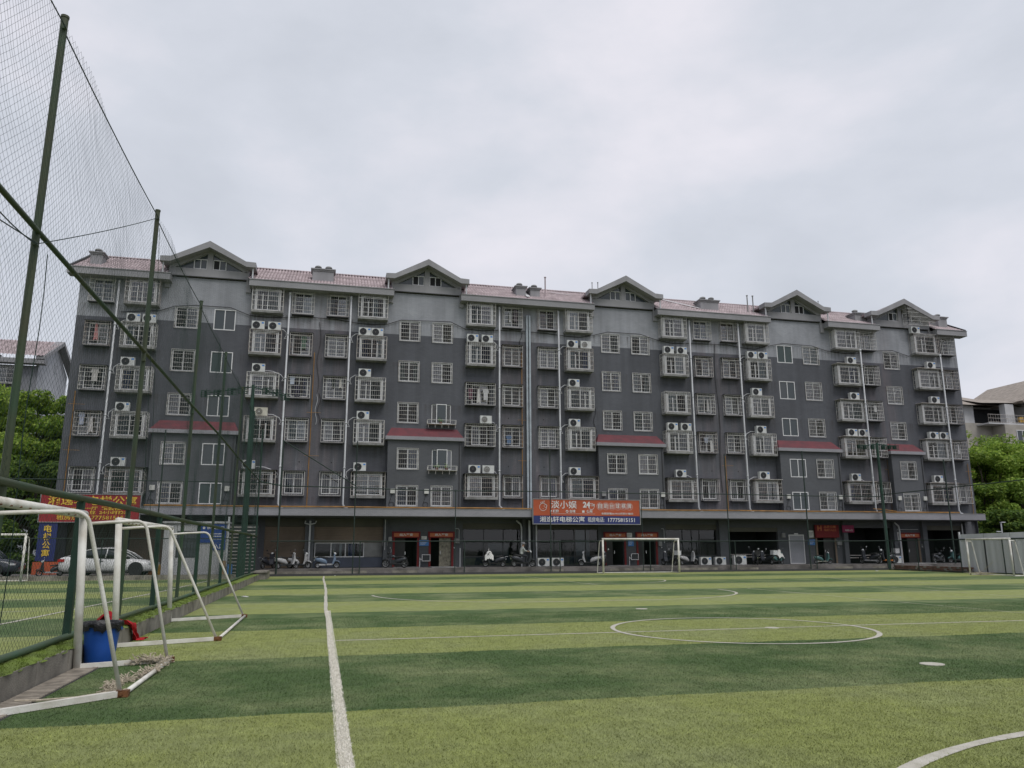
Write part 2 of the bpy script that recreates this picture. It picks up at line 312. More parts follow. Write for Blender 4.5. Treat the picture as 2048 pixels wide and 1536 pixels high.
def ztext(body, size, loc, mats, parent, name='lettering', ext=.006, width=None, spacing=1., rot=(math.pi/2, 0, 0), ax='LEFT', bold=0.0, sy=1.0):
    cu = bpy.data.curves.new(name, 'FONT'); cu.body = body; cu.size = size; cu.extrude = ext; cu.align_x = ax; cu.align_y = 'CENTER'; cu.resolution_u = 2; cu.space_character = spacing; cu.offset = bold
    o = bpy.data.objects.new(name, cu); COL.objects.link(o)
    bpy.context.view_layer.update(); dg = bpy.context.evaluated_depsgraph_get()
    me = bpy.data.meshes.new_from_object(o.evaluated_get(dg)); bpy.data.objects.remove(o); bpy.data.curves.remove(cu)
    if len(me.vertices) and width:
        co = np.zeros(len(me.vertices)*3, np.float32); me.vertices.foreach_get('co', co); co = co.reshape(-1, 3)
        w_ = co[:, 0].max()-co[:, 0].min(); f = width/max(w_, 1e-3); x0 = co[:, 0].min(); co[:, 0] = (co[:, 0]-x0)*f; co[:, 1] *= sy
        if ax == 'CENTER': co[:, 0] -= width/2
        me.vertices.foreach_set('co', co.ravel())
    me.materials.clear(); me.materials.append(mats); me.update(); me.name = name
    t = bpy.data.objects.new(name, me); COL.objects.link(t); t.rotation_euler = rot
    t.parent = parent; t.location = Vector(loc)-wl(parent); WL[t.name] = Vector(loc); return t
# ------------------------------------------------------------------ ground and pitch
def turf_material(name, blades=False):
    m_ = bpy.data.materials.new(name); m_.use_nodes = True; t = m_.node_tree; L = t.links; bs = t.nodes['Principled BSDF']; bs.inputs['Roughness'].default_value = .85; bs.inputs['Specular IOR Level'].default_value = .2; bs.inputs['Sheen Weight'].default_value = .05; bs.inputs['Sheen Roughness'].default_value = .5; bs.inputs['Sheen Tint'].default_value = (.75, .85, .6, 1)
    g = N(t, 'ShaderNodeNewGeometry'); sx = N(t, 'ShaderNodeSeparateXYZ'); L.new(g.outputs['Position'], sx.inputs[0])
    en = N(t, 'ShaderNodeTexNoise'); en.inputs['Scale'].default_value = 1.1; en.inputs['Detail'].default_value = 5; L.new(g.outputs['Position'], en.inputs[0])
    ed = N(t, 'ShaderNodeMath', operation='MULTIPLY_ADD'); L.new(en.outputs['Fac'], ed.inputs[0]); ed.inputs[1].default_value = .26; L.new(sx.outputs[1], ed.inputs[2])
    a = N(t, 'ShaderNodeMath', operation='SUBTRACT'); L.new(ed.outputs[0], a.inputs[0]); a.inputs[1].default_value = 8.13
    b = N(t, 'ShaderNodeMath', operation='DIVIDE'); L.new(a.outputs[0], b.inputs[0]); b.inputs[1].default_value = 8.18
    c = N(t, 'ShaderNodeMath', operation='FLOORED_MODULO'); L.new(b.outputs[0], c.inputs[0]); c.inputs[1].default_value = 1
    d = N(t, 'ShaderNodeMath', operation='LESS_THAN'); L.new(c.outputs[0], d.inputs[0]); d.inputs[1].default_value = .5
    mc = N(t, 'ShaderNodeMix', data_type='RGBA'); L.new(d.outputs[0], mc.inputs[0]); mc.inputs[6].default_value = (.218, .246, .076, 1); mc.inputs[7].default_value = (.051, .094, .027, 1)
    # worn, bleached patches and darker damp ones
    n1 = N(t, 'ShaderNodeTexNoise'); n1.inputs['Scale'].default_value = .55; n1.inputs['Detail'].default_value = 7; n1.inputs['Roughness'].default_value = .62; L.new(g.outputs['Position'], n1.inputs[0])
    r1 = N(t, 'ShaderNodeMapRange'); L.new(n1.outputs['Fac'], r1.inputs[0]); r1.inputs[1].default_value = .44; r1.inputs[2].default_value = .66; r1.inputs[3].default_value = .05; r1.inputs[4].default_value = .62
    m1 = N(t, 'ShaderNodeMix', data_type='RGBA'); L.new(r1.outputs[0], m1.inputs[0]); L.new(mc.outputs[2], m1.inputs[6]); m1.inputs[7].default_value = (.222, .245, .118, 1)
    n2 = N(t, 'ShaderNodeTexNoise'); n2.inputs['Scale'].default_value = 3.6; n2.inputs['Detail'].default_value = 6; n2.inputs['Roughness'].default_value = .7; L.new(g.outputs['Position'], n2.inputs[0])
    r2 = N(t, 'ShaderNodeMapRange'); L.new(n2.outputs['Fac'], r2.inputs[0]); r2.inputs[1].default_value = .3; r2.inputs[2].default_value = .7; r2.inputs[3].default_value = .76; r2.inputs[4].default_value = 1.2
    m2 = N(t, 'ShaderNodeMix', data_type='RGBA', blend_type='MULTIPLY'); m2.inputs[0].default_value = 1; L.new(m1.outputs[2], m2.inputs[6]); L.new(r2.outputs[0], m2.inputs[7])
    # fibre grain
    n3 = N(t, 'ShaderNodeTexNoise'); n3.inputs['Scale'].default_value = 120; n3.inputs['Detail'].default_value = 5; n3.inputs['Roughness'].default_value = .75; L.new(g.outputs['Position'], n3.inputs[0])
    r3 = N(t, 'ShaderNodeMapRange'); L.new(n3.outputs['Fac'], r3.inputs[0]); r3.inputs[1].default_value = .32; r3.inputs[2].default_value = .68; r3.inputs[3].default_value = .6; r3.inputs[4].default_value = 1.42
    m3 = N(t, 'ShaderNodeMix', data_type='RGBA', blend_type='MULTIPLY'); m3.inputs[0].default_value = 1; L.new(m2.outputs[2], m3.inputs[6]); L.new(r3.outputs[0], m3.inputs[7])
    cur = m3.outputs[2]
    if blades:
        r4 = N(t, 'ShaderNodeMapRange'); L.new(g.outputs['Random Per Island'], r4.inputs[0]); r4.inputs[3].default_value = .7; r4.inputs[4].default_value = 1.7
        m4 = N(t, 'ShaderNodeMix', data_type='RGBA', blend_type='MULTIPLY'); m4.inputs[0].default_value = 1; L.new(cur, m4.inputs[6]); L.new(r4.outputs[0], m4.inputs[7]); cur = m4.outputs[2]
    bp = N(t, 'ShaderNodeBump'); bp.inputs['Strength'].default_value = .6; bp.inputs['Distance'].default_value = .02; L.new(n3.outputs['Fac'], bp.inputs['Height']); L.new(bp.outputs[0], bs.inputs['Normal'])
    L.new(cur, bs.inputs['Base Color']); return m_
M_TURF = turf_material('artificial_turf'); M_BLADE = turf_material('turf_fibre', True)
M_LINE = mat('faded_line_paint', (.50, .475, .42), .9, .16, 9, .8, 90, tint=(.40, .38, .31), detail=9)
M_LINE2 = mat('worn_line_paint', (.44, .44, .34), .9, .2, 2.5, .4, 60, tint=(.25, .27, .14), detail=8)

g = MB(); g.quad((-900, -600, -.06), (900, -600, -.06), (900, 1500, -.06), (-900, 1500, -.06)); tag(g.build('ground', M_GROUND), kind='structure')
g = MB()
def sheet(x0, x1, y0, y1, z, nx=2, ny=2):
    for i in range(nx):
        for j in range(ny):
            a, b = x0+(x1-x0)*i/nx, x0+(x1-x0)*(i+1)/nx; c, d = y0+(y1-y0)*j/ny, y0+(y1-y0)*(j+1)/ny
            g.quad((a, c, z), (b, c, z), (b, d, z), (a, d, z))
sheet(-3.05, 39.25, -30, 48.78, 0); tag(g.build('turf_pitch', M_TURF), kind='structure')
g = MB(); g.quad((-45, -30, -.004), (-3.62, -30, -.004), (-3.62, 45.3, -.004), (-45, 45.3, -.004)); tag(g.build('neighbouring_turf_pitch', M_TURF), kind='structure')
g = MB(); g.box(-60, -3.62, 45.45, 51.1, -.05, .2); tag(g.build('parking_pavement', M_PLAT), kind='structure')
g = MB(); g.box(-60, -3.62, 45.3, 45.449, -.05, .24); tag(g.build('pavement_kerb', M_KERB), kind='structure')
def ribbon(name, pts, w, z=.006, m_=None, wob=0.):
    V = []; F = []; pts = [Vector((p[0], p[1], 0)) for p in pts]
    out = []
    for a, b in zip(pts[:-1], pts[1:]):
        n = max(1, int((b-a).length/.35))
        for i in range(n): out.append(a+(b-a)*i/n)
    out.append(pts[-1])
    ph = random.uniform(0, 6)
    for i, p in enumerate(out):
        d = (out[min(i+1, len(out)-1)]-out[max(i-1, 0)]).normalized(); nn = Vector((-d.y, d.x, 0))
        o = wob*(math.sin(i*.11+ph)+.6*math.sin(i*.31+2*ph)+.25*math.sin(i*.9)); ww = w*(1+.12*math.sin(i*.7+ph)+random.uniform(-.05, .05))
        V += [tuple(p+nn*(o-ww/2)+Vector((0, 0, z))), tuple(p+nn*(o+ww/2)+Vector((0, 0, z)))]
    F = [(2*i, 2*i+1, 2*i+3, 2*i+2) for i in range(len(out)-1)]
    return tag(place(name, npmesh(name, V, F, m_ or M_LINE)), kind='structure')
def arc(cx, cy, r, a0, a1, n=48): return [(cx+r*math.cos(math.radians(a0+(a1-a0)*i/n)), cy+r*math.sin(math.radians(a0+(a1-a0)*i/n))) for i in range(n+1)]
ribbon('touchline', [(.27, .5), (.25, 6), (.24, 8.6), (.24, 11), (.222, 14.5), (.235, 18.4), (.2, 21.5), (.21, 24), (.25, 31), (.25, 36), (.21, 44), (.24, 48.1)], .095, wob=.005)
ribbon('far_touchline', [(16.15, .5), (16.1, 28)], .06, m_=M_LINE2, wob=.02)
ribbon('halfway_line', [(.32, 14.05), (5.6, 14.03), (16.1, 14.07)], .075, z=.0062, wob=.012)
ribbon('halfway_line', [(16.2, 14.1), (22, 14.2)], .055, m_=M_LINE2)
ribbon('centre_circle', arc(7.86, 14.03, 2.42, 0, 360, 80), .085, z=.0085)
r5 = 5.15
ribbon('penalty_arc', arc(6.7, .62, r5, 178, 90, 40)+arc(9.7, .62, r5, 90, 2, 40), .105)
ribbon('penalty_arc', arc(6.7, 27.55, 4.95, 182, 270, 40)+arc(9.7, 27.55, 4.95, 270, 361, 40), .09)
ribbon('goal_line', [(.3, 26.75), (2, 26.8), (7, 27.4), (14.2, 27.9), (16.3, 28.1)], .05, m_=M_LINE2, wob=.03)
for (x, y, r) in ((8.05, 19.28, .15), (7.91, 9.19, .15), (8.55, 14.05, .13)):
    d = MB(); d.bar((x, y, .002), (x, y, .0105), r, n=20); tag(d.build('penalty_spot' if y != 14.05 else 'centre_spot', M_LINE), kind='structure')
ribbon('far_box_line', [(11.3, 46), (11.55, 38), (11.6, 32.4)], .07, m_=M_LINE2)
ribbon('far_box_line', [(11.6, 32.4), (20, 33), (29, 33.4)], .06, m_=M_LINE2)
ribbon('far_box_arc', arc(12.9, 37.4, 3.7, -110, 115, 30), .08)
ribbon('far_box_line', [(21.9, 27.3), (21.3, 20.5), (21.0, 15)], .06, m_=M_LINE2)
ribbon('far_box_line', [(23.3, 27), (23.2, 24.5)], .05, m_=M_LINE2)
ribbon('far_box_line', [(26.7, 38.8), (24, 31.5)], .06, m_=M_LINE2)
ribbon('neighbouring_touchline', [(-6.9, 14), (-6.4, 19.5), (-5.7, 33), (-5.4, 44.5)], .1, z=.004, m_=M_LINE)
ribbon('neighbouring_goal_line', [(-28, 44.3), (-13.2, 44.4)], .1, z=.004)
ribbon('neighbouring_box_line', [(-22, 28.5), (-9, 28.2)], .1, z=.004, m_=M_LINE2)
ribbon('neighbouring_box_line', [(-24, 23.0), (-7, 22.8)], .1, z=.0042, m_=M_LINE2)
# turf fibres, standing where the camera can still tell them apart
def fibres(n, ya, yb, hb, wb):
    y = ya+(yb-ya)*RNG.random(n)**1.35; x = RNG.random(n)*(1.05*y+3.3+.8)-(.0*y+3.3); x = np.clip(x, -3.0, 30)
    # clump
    cxn = np.round(x*14)/14+RNG.normal(0, .02, n); x = np.where(RNG.random(n) < .6, cxn, x)
    a = RNG.random(n)*2*np.pi; h = hb*(.5+RNG.random(n)); w = wb*(.7+.6*RNG.random(n)); le = h*(.4+1.0*RNG.random(n)); la = RNG.random(n)*2*np.pi
    V = np.zeros((n, 3, 3)); V[:, 0] = np.c_[x-np.cos(a)*w, y-np.sin(a)*w, np.full(n, .001)]; V[:, 1] = np.c_[x+np.cos(a)*w, y+np.sin(a)*w, np.full(n, .001)]
    V[:, 2] = np.c_[x+np.cos(la)*le, y+np.sin(la)*le, h]
    # keep painted lines visible
    ok = (np.abs(x-.24) > .058) & (np.abs(y-14.05) > .05)
    for cx_, cy_, r_ in ((7.86, 14.03, 2.42),): ok &= np.abs(np.hypot(x-cx_, y-cy_)-r_) > .05
    ok &= ~((y > .6) & (np.abs(np.where(x < 6.7, np.hypot(x-6.7, y-.62), np.where(x > 9.7, np.hypot(x-9.7, y-.62), y-.62))-r5) < .055))
    ok &= ~((x < -2.72) & (y < 11.7)); ok &= np.hypot(x-7.91, y-9.19) > .16
    V = V[ok]; k = len(V)
    return V.reshape(-1, 3), np.arange(k*3).reshape(-1, 3)
V1, F1 = fibres(620000, 4.6, 19., .0135, .0026)
tag(place('turf_fibres', npmesh('turf_fibres', V1, F1, M_BLADE)), 'short dry artificial grass fibres standing over the striped pitch', 'grass', kind='stuff')
nl = 16000; yl = 4.8+16*RNG.random(nl)**1.3; xl = .24+RNG.uniform(-.062, .062, nl); al = RNG.random(nl)*6.283; hl_ = .012*(.5+RNG.random(nl)); Vl = np.zeros((nl, 3, 3))
Vl[:, 0] = np.c_[xl-np.cos(al)*.003, yl-np.sin(al)*.003, np.full(nl, .006)]; Vl[:, 1] = np.c_[xl+np.cos(al)*.003, yl+np.sin(al)*.003, np.full(nl, .006)]; Vl[:, 2] = np.c_[xl+RNG.normal(0, .008, nl), yl+RNG.normal(0, .008, nl), .006+hl_]
tag(place('line_fibres', npmesh('line_fibres', Vl.reshape(-1, 3), np.arange(3*nl).reshape(-1, 3), mat('line_fibre_paint', (.80, .77, .70), .9, .12, 30, tint=(.6, .57, .48)))), 'pale fibres of the long white touchline running away from the camera', 'grass', kind='stuff')
# ------------------------------------------------------------------ kerb, moss, drain
kb = empty('kerb', (-3.05, 0, 0)); tag(kb, kind='structure')
y = 2.0; i = 0
base_me = {}
while y < 43.5:
    Lb = 1.18; h = .262+.006*math.sin(i*2.1)
    b = MB(); x0 = -3.058-.008*random.random()
    b.box(-3.13, x0, y+.006, y+Lb-.006, -.02, h); b.build('kerb_stone', M_KERB, kb, origin=(-3.09, y, 0)); y += Lb; i += 1
b = MB(); b.box(-3.64, -3.12, 2, 43.5, -.02, .225); b.build('kerb_backing', M_CONC, kb)
# moss-grown strip on top of the kerb
nx, ny = 12, 420; V = []; F = []
for j in range(ny+1):
    for i_ in range(nx+1):
        x = -3.62+.56*i_/nx+(.02*math.sin(j*1.7)+.012*math.sin(j*.61) if i_ == nx else 0); yy = 2+41.5*j/ny
        V.append((x, yy, .272+.012*math.sin(i_*1.3+j*.9)+.01*random.random()-(.0 if 0 < i_ < nx else .018)))
for j in range(ny):
    for i_ in range(nx): a = j*(nx+1)+i_; F.append((a, a+1, a+nx+2, a+nx+1))
tag(place('moss', npmesh('moss', V, F, M_MOSS, smooth=True)), 'bright green mossy turf strip along the top of the left kerb', 'moss', kind='stuff')
n = 26000; yy = 2.5+30*RNG.random(n)**1.6; xx = -3.62+.57*RNG.random(n); a = RNG.random(n)*6.283; h = .022*(.4+RNG.random(n)); V = np.zeros((n, 3, 3))
V[:, 0] = np.c_[xx-np.cos(a)*.005, yy-np.sin(a)*.005, np.full(n, .27)]; V[:, 1] = np.c_[xx+np.cos(a)*.005, yy+np.sin(a)*.005, np.full(n, .27)]; V[:, 2] = np.c_[xx+RNG.normal(0, .015, n), yy+RNG.normal(0, .015, n), .275+h]
tag(place('moss_tufts', npmesh('moss_tufts', V.reshape(-1, 3), np.arange(3*n).reshape(-1, 3), M_MOSS)), 'loose tufts sprouting from the mossy strip on the left kerb', 'moss', kind='stuff')
b = MB(); b.prism([(-3.35, 43.75), (-2.78, 43.75), (-2.70, 46.2), (-3.35, 46.2)], 0, .34, axis='z'); b.box(-3.4, -2.7, 43.65, 46.3, .34, .42)
tag(b.build('concrete_plinth', M_KERB), 'low concrete block at the far end of the left kerb', 'block')
dr = empty('drain', (-2.9, 9, 0)); tag(dr, kind='structure')
b = MB(); b.box(-3.05, -2.74, 5, 11.75, -.3, .003); b.build('drain_bed', M_BLACK, dr)
b = MB(); y = 5.0
while y < 11.72:
    o = random.uniform(-.004, .004); b.box(-3.035, -2.76, y+o, y+.047+o, .004, .018); y += .082
tag(b.build('drain_slat', mat('drain_slat_concrete', (.33, .29, .24), .9, .25, 6, .3, 60), dr), kind='stuff')
# ------------------------------------------------------------------ left fence with ball-stop net
FX = -3.42
fl = empty('ball_stop_fence', (FX, 27, .25), 'tall green ball-stop fence with netting running along the left kerb', 'fence')
tall = [3.7, 9.62, 15.45, 21.3, 27.0, 32.85, 38.7, 44.55]
for i, y in enumerate(tall):
    b = MB(); b.bar((FX, y, .22), (FX, y, 8.02), .043, n=12); b.bar((FX, y, 8.02), (FX, y, 8.05), .05, n=12)
    b.bar((FX+.02, y-.08, 7.86), (FX+.02, y-.02, 7.86), .03, n=6); b.bar((FX+.02, y-.1, 5.0), (FX+.02, y, 5.0), .03, n=6)
    b.build('post', M_GREEN if i < 6 else M_GREEND, fl, origin=(FX, y, .22), smooth=False)
y = 12.55
for y in (6.7, 12.55, 18.35, 24.1, 29.9, 35.8, 41.6):
    b = MB(); b.box(FX-.045, FX+.045, y-.05, y+.05, .24, 2.2); b.build('short_post', M_GREEND, fl, origin=(FX, y, .24))
for nm, z, r, ya, yb, mm in (('bottom_rail', .335, .042, 2, 44.6, M_GREENL), ('top_rail', 2.245, .047, 2, 44.6, M_GREEN), ('upper_rail', 5.17, .033, 2, 44.6, M_GREEN)):
    b = MB(); b.tube([(FX+.02+(.012 if z > 1 else 0)*math.sin(k), ya+(yb-ya)*k/14, z+.012*math.sin(k*1.7)) for k in range(15)], r, 10); b.build(nm, mm, fl, smooth=True)
b = MB(); b.tube([(FX, 44.55, 5.17), (FX+.4, 46.9, 5.25), (FX+.9, 48.7, 5.3)], .035, 6); b.build('upper_rail', M_GREEND, fl)
# ropes
b = MB()
def sag(p, q, s, n=10): return [Vector(p).lerp(Vector(q), k/n)-Vector((0, 0, s*4*(k/n)*(1-k/n))) for k in range(n+1)]
b.tube(sag((FX+.04, 3.7, 7.9), (FX+.04, 9.55, 7.86), .1), .008, 4)
for a_, c_ in zip(tall[1:-1], tall[2:]): b.tube(sag((FX+.04, a_, 7.78), (FX+.04, c_, 7.86), .05), .009, 4)
b.tube(sag((FX+.05, 3.7, 4.2), (FX+.05, 9.55, 5.0), .03), .007, 4)
b.tube(sag((FX+.05, 9.6, 5.02), (FX+.05, 15.4, 7.88), .03), .007, 4)
b.tube(sag((FX+.05, 7.0, 5.1), (FX+.05, 9.55, 4.98), .12), .007, 4)
b.tube([(FX+.05, 9.9+.05*math.sin(k), 5.0-k*.45) for k in range(11)], .006, 4)
b.tube([(FX+.05, 15.7+.7*k/10, 5.6-k*.33) for k in range(11)], .006, 4)
b.tube([(FX+.05, 15.5+.12*k, 7.7-k*.42) for k in range(16)], .005, 4)
b.build('rope', M_NET, fl)
def lattice(ya, yb, za, zb, cy, cz, r, xf, seg=1, jit=.0, sagf=None):
    """diamond lattice of cords in the plane x = xf between two heights; cy, cz are a cell's width and height"""
    P = []; Q = []; h = zb-za; sl_ = cy/cz; k0 = ya-h*sl_; y = k0
    while y < yb:
        for sgn in (1, -1):
            y0 = y if sgn == 1 else y+h*sl_
            pts = []
            for s_ in range(seg+1):
                z = za+h*s_/seg; yy_ = y0+sgn*(z-za)*sl_
                pts.append((xf+(random.uniform(-jit, jit) if jit else 0), yy_+(random.uniform(-jit, jit) if jit else 0), z))
            for a_, c_ in zip(pts[:-1], pts[1:]):
                (x1, y1, z1), (x2, y2, z2) = a_, c_
                if max(y1, y2) < ya or min(y1, y2) > yb: continue
                lo, hi = (a_, c_) if y1 <= y2 else (c_, a_)
                def clip(lo, hi, yl, keep_hi):
                    t_ = (yl-lo[1])/(hi[1]-lo[1]+1e-9); p_ = tuple(lo[i]+(hi[i]-lo[i])*t_ for i in range(3)); return (p_, hi) if keep_hi else (lo, p_)
                if lo[1] < ya: lo, hi = clip(lo, hi, ya, True)
                if hi[1] > yb: lo, hi = clip(lo, hi, yb, False)
                if abs(hi[1]-lo[1])+abs(hi[2]-lo[2]) < .02: continue
                P.append(lo); Q.append(hi)
        y += cy
    P = np.array(P); Q = np.array(Q)
    if sagf: P = sagf(P); Q = sagf(Q)
    return strands(P, Q, r)
def wave(A):
    A = A.copy(); A[:, 0] += .05*np.sin(A[:, 1]*.9+A[:, 2]*.7)+.03*np.sin(A[:, 1]*2.3-A[:, 2]*1.3); A[:, 1] += .035*np.sin(A[:, 2]*2.1+A[:, 1]*.8); return A
V, F = lattice(4, 44.5, 2.28, 7.8, .105, .108, .0015, FX+.06, seg=10, jit=.006, sagf=wave)
o = place('ball_stop_net', npmesh('ball_stop_net', V-np.array([FX, 27, .25]), F, M_NET), fl, (FX, 27, .25)); tag(o, kind='stuff')
V, F = lattice(4, 44.5, .36, 2.24, .105, .092, .0018, FX-.01, seg=12, jit=.009)
o = place('chain_link_mesh', npmesh('chain_link_mesh', V-np.array([FX, 27, .25]), F, M_LINK), fl, (FX, 27, .25)); tag(o, kind='stuff')
# ------------------------------------------------------------------ far fence in front of the building
FFY = 48.75
ff = empty('boundary_fence', (18, FFY, 0), 'long green boundary fence standing between the pitch and the building', 'fence')
for x, zt, r in ((-2.5, 8.05, .05), (1.9, 8.1, .034), (8.1, 5.2, .026), (14.3, 7.95, .034), (20.6, 5.2, .026), (26.9, 7.95, .036), (33.0, 8.3, .045), (39.2, 5.3, .045)):
    b = MB(); b.bar((x, FFY, 0), (x, FFY, zt), r, n=8); b.build('post', M_FARG, ff, origin=(x, FFY, 0))
for k in range(7):
    x = -.4+k*6.2+(.0 if k else -.2)+.4
    if x > 38.5: continue
    b = MB(); b.bar((x+3.9-.4-1.6+.6, FFY, 0), (x+3.9-.4-1.6+.6, FFY, 2.02), .032, n=6); b.build('short_post', M_FARG, ff)
for nm, z, r in (('rail', 2.02, .03), ('bottom_rail', .09, .03)):
    b = MB(); b.tube([(-2.9+42.1*k/20, FFY, z+.012*math.sin(k*1.3)) for k in range(21)], r, 6); b.build(nm, M_FARG, ff)
b = MB(); b.tube([(-2.5+41.7*k/20, FFY, 5.27-.12*min(1, k/4)+.02*math.sin(k)) for k in range(21)], .032, 6); b.build('upper_rail', M_FARG, ff)
b = MB(); b.bar((-2.5, FFY, 8.0), (1.9, FFY, 5.35), .034, n=6); b.build('brace', M_FARG, ff)
b = MB(); b.box(-2.9, 39.2, FFY-.06, FFY-.035, .0, .13); b.build('base_board', M_AWN, ff)
def lat_x(xa, xb, za, zb, c, r, yf, seg=3):
    V, F = lattice(xa, xb, za, zb, c, c, r, 0, seg=seg, jit=.004); return V[:, [1, 0, 2]]+np.array([0, yf, 0]), F
V, F = lat_x(-2.5, 39.1, .1, 2.0, .15, .0022, FFY)
tag(place('chain_link_mesh', npmesh('chain_link_mesh', V-np.array([18, FFY, 0]), F, M_LINK), ff, (18, FFY, 0)), kind='stuff')
# right-hand fence, running back towards the camera
fr = empty('side_fence', (39, 40, 0), 'green fence with a high wire running along the right side of the pitch', 'fence')
def rx(y): return 39.2-.05*(48.75-y)
for y in (45.6, 41.7, 38.3, 35.0):
    b = MB(); b.bar((rx(y), y, 0), (rx(y), y, 2.02), .035, n=6); b.build('post', M_FARG, fr)
b = MB(); b.bar((45.05, 48.9, .4), (45.05, 48.9, 8.0), .05, n=8); b.build('tall_post', M_FARG, fr)
for z in (.06, 2.03, 5.28):
    b = MB(); b.tube([(rx(y_), y_, z) for y_ in (48.75, 44, 40, 36, 32, 28)], .03, 6); b.build('rail', M_FARG, fr)
V, F = lattice(30, 48.6, .08, 2.0, .16, .16, .0022, 0, seg=2, jit=.004); V[:, 0] += rx(V[:, 1])
tag(place('chain_link_mesh', npmesh('chain_link_mesh', V-np.array([39, 40, 0]), F, M_LINK), fr, (39, 40, 0)), kind='stuff')
# fence behind the neighbouring pitch
fn = empty('rear_fence', (-20, 45.6, 0), 'low green fence behind the neighbouring pitch in front of the car', 'fence')
for x in (-3.7, -8.6, -11.2, -16.5, -21.5, -27):
    b = MB(); b.bar((x, 45.6, .2), (x, 45.6, 2.15), .032, n=6); b.build('post', M_FARG, fn)
for x in (-8.6, -21.5):
    b = MB(); b.bar((x, 45.62, .2), (x, 45.62, 8), .04, n=6); b.build('tall_post', M_FARG, fn)
for z in (2.13, 5.2):
    b = MB(); b.tube([(-34+30.5*k/10, 45.6, z) for k in range(11)], .026, 6); b.build('rail', M_FARG, fn)
V, F = lat_x(-34, -3.6, .24, 2.1, .16, .0022, 45.6)
tag(place('chain_link_mesh', npmesh('chain_link_mesh', V-np.array([-20, 45.6, 0]), F, M_LINK), fn, (-20, 45.6, 0)), kind='stuff')
# ------------------------------------------------------------------ floodlight masts
def floodlight(x, y, zt, arms, label, r, rotz=0, sc=1.):
    t = empty('floodlight_mast', (x, y, 0), label, 'floodlight')
    b = MB(); b.bar((x, y, 0), (x, y, zt), r, n=10, r2=r*.7); b.build('mast', M_GREEND, t)
    c, s_ = math.cos(rotz), math.sin(rotz)
    b = MB(); L_ = arms[-1][0]; L0 = arms[0][0]
    b.bar((x+L0*c, y+L0*s_, zt-.25+arms[0][1]), (x+.0, y, zt-.1), .03, n=6); b.bar((x, y, zt-.1), (x+L_*c, y+L_*s_, zt-.25+arms[-1][1]), .03, n=6); b.build('crossarm', M_GREEND, t)
    for d, dz in arms:
        q = Vector((x+d*c, y+d*s_, zt-.32+dz)); b = MB(); w, h = .24*sc, .17*sc
        for k in range(4): zz = q.z-h+k*2*h/3; b.box(q.x-w, q.x+w, q.y-.16, q.y-.1, zz-.018, zz+.018)
        b.box(q.x-w*.35, q.x+w*.1, q.y-.1, q.y+.1, q.z-h*.9, q.z+h*.9); b.box(q.x-w-.02, q.x-w+.02, q.y-.16, q.y+.05, q.z-h, q.z+h); b.bar(q, q+Vector((0, 0, .28)), .02, n=5)
        b.build('lamp_head', M_GREEND, t)
floodlight(-4.03, 44.0, 10.4, [(-2.4, -.3), (-1.75, -.25), (-1.05, -.12), (-.5, -.02), (.75, -.02), (1.3, -.1), (1.75, -.3)], 'tall green floodlight mast behind the left fence with lamps spread on a crossarm', .13)
floodlight(39.45, 48.95, 9.1, [(-1.5, 0), (-1.0, -.05), (-.35, -.02), (.55, -.03), (1.1, 0), (1.55, 0)], 'green floodlight mast at the right corner before the building', .13, sc=.8)
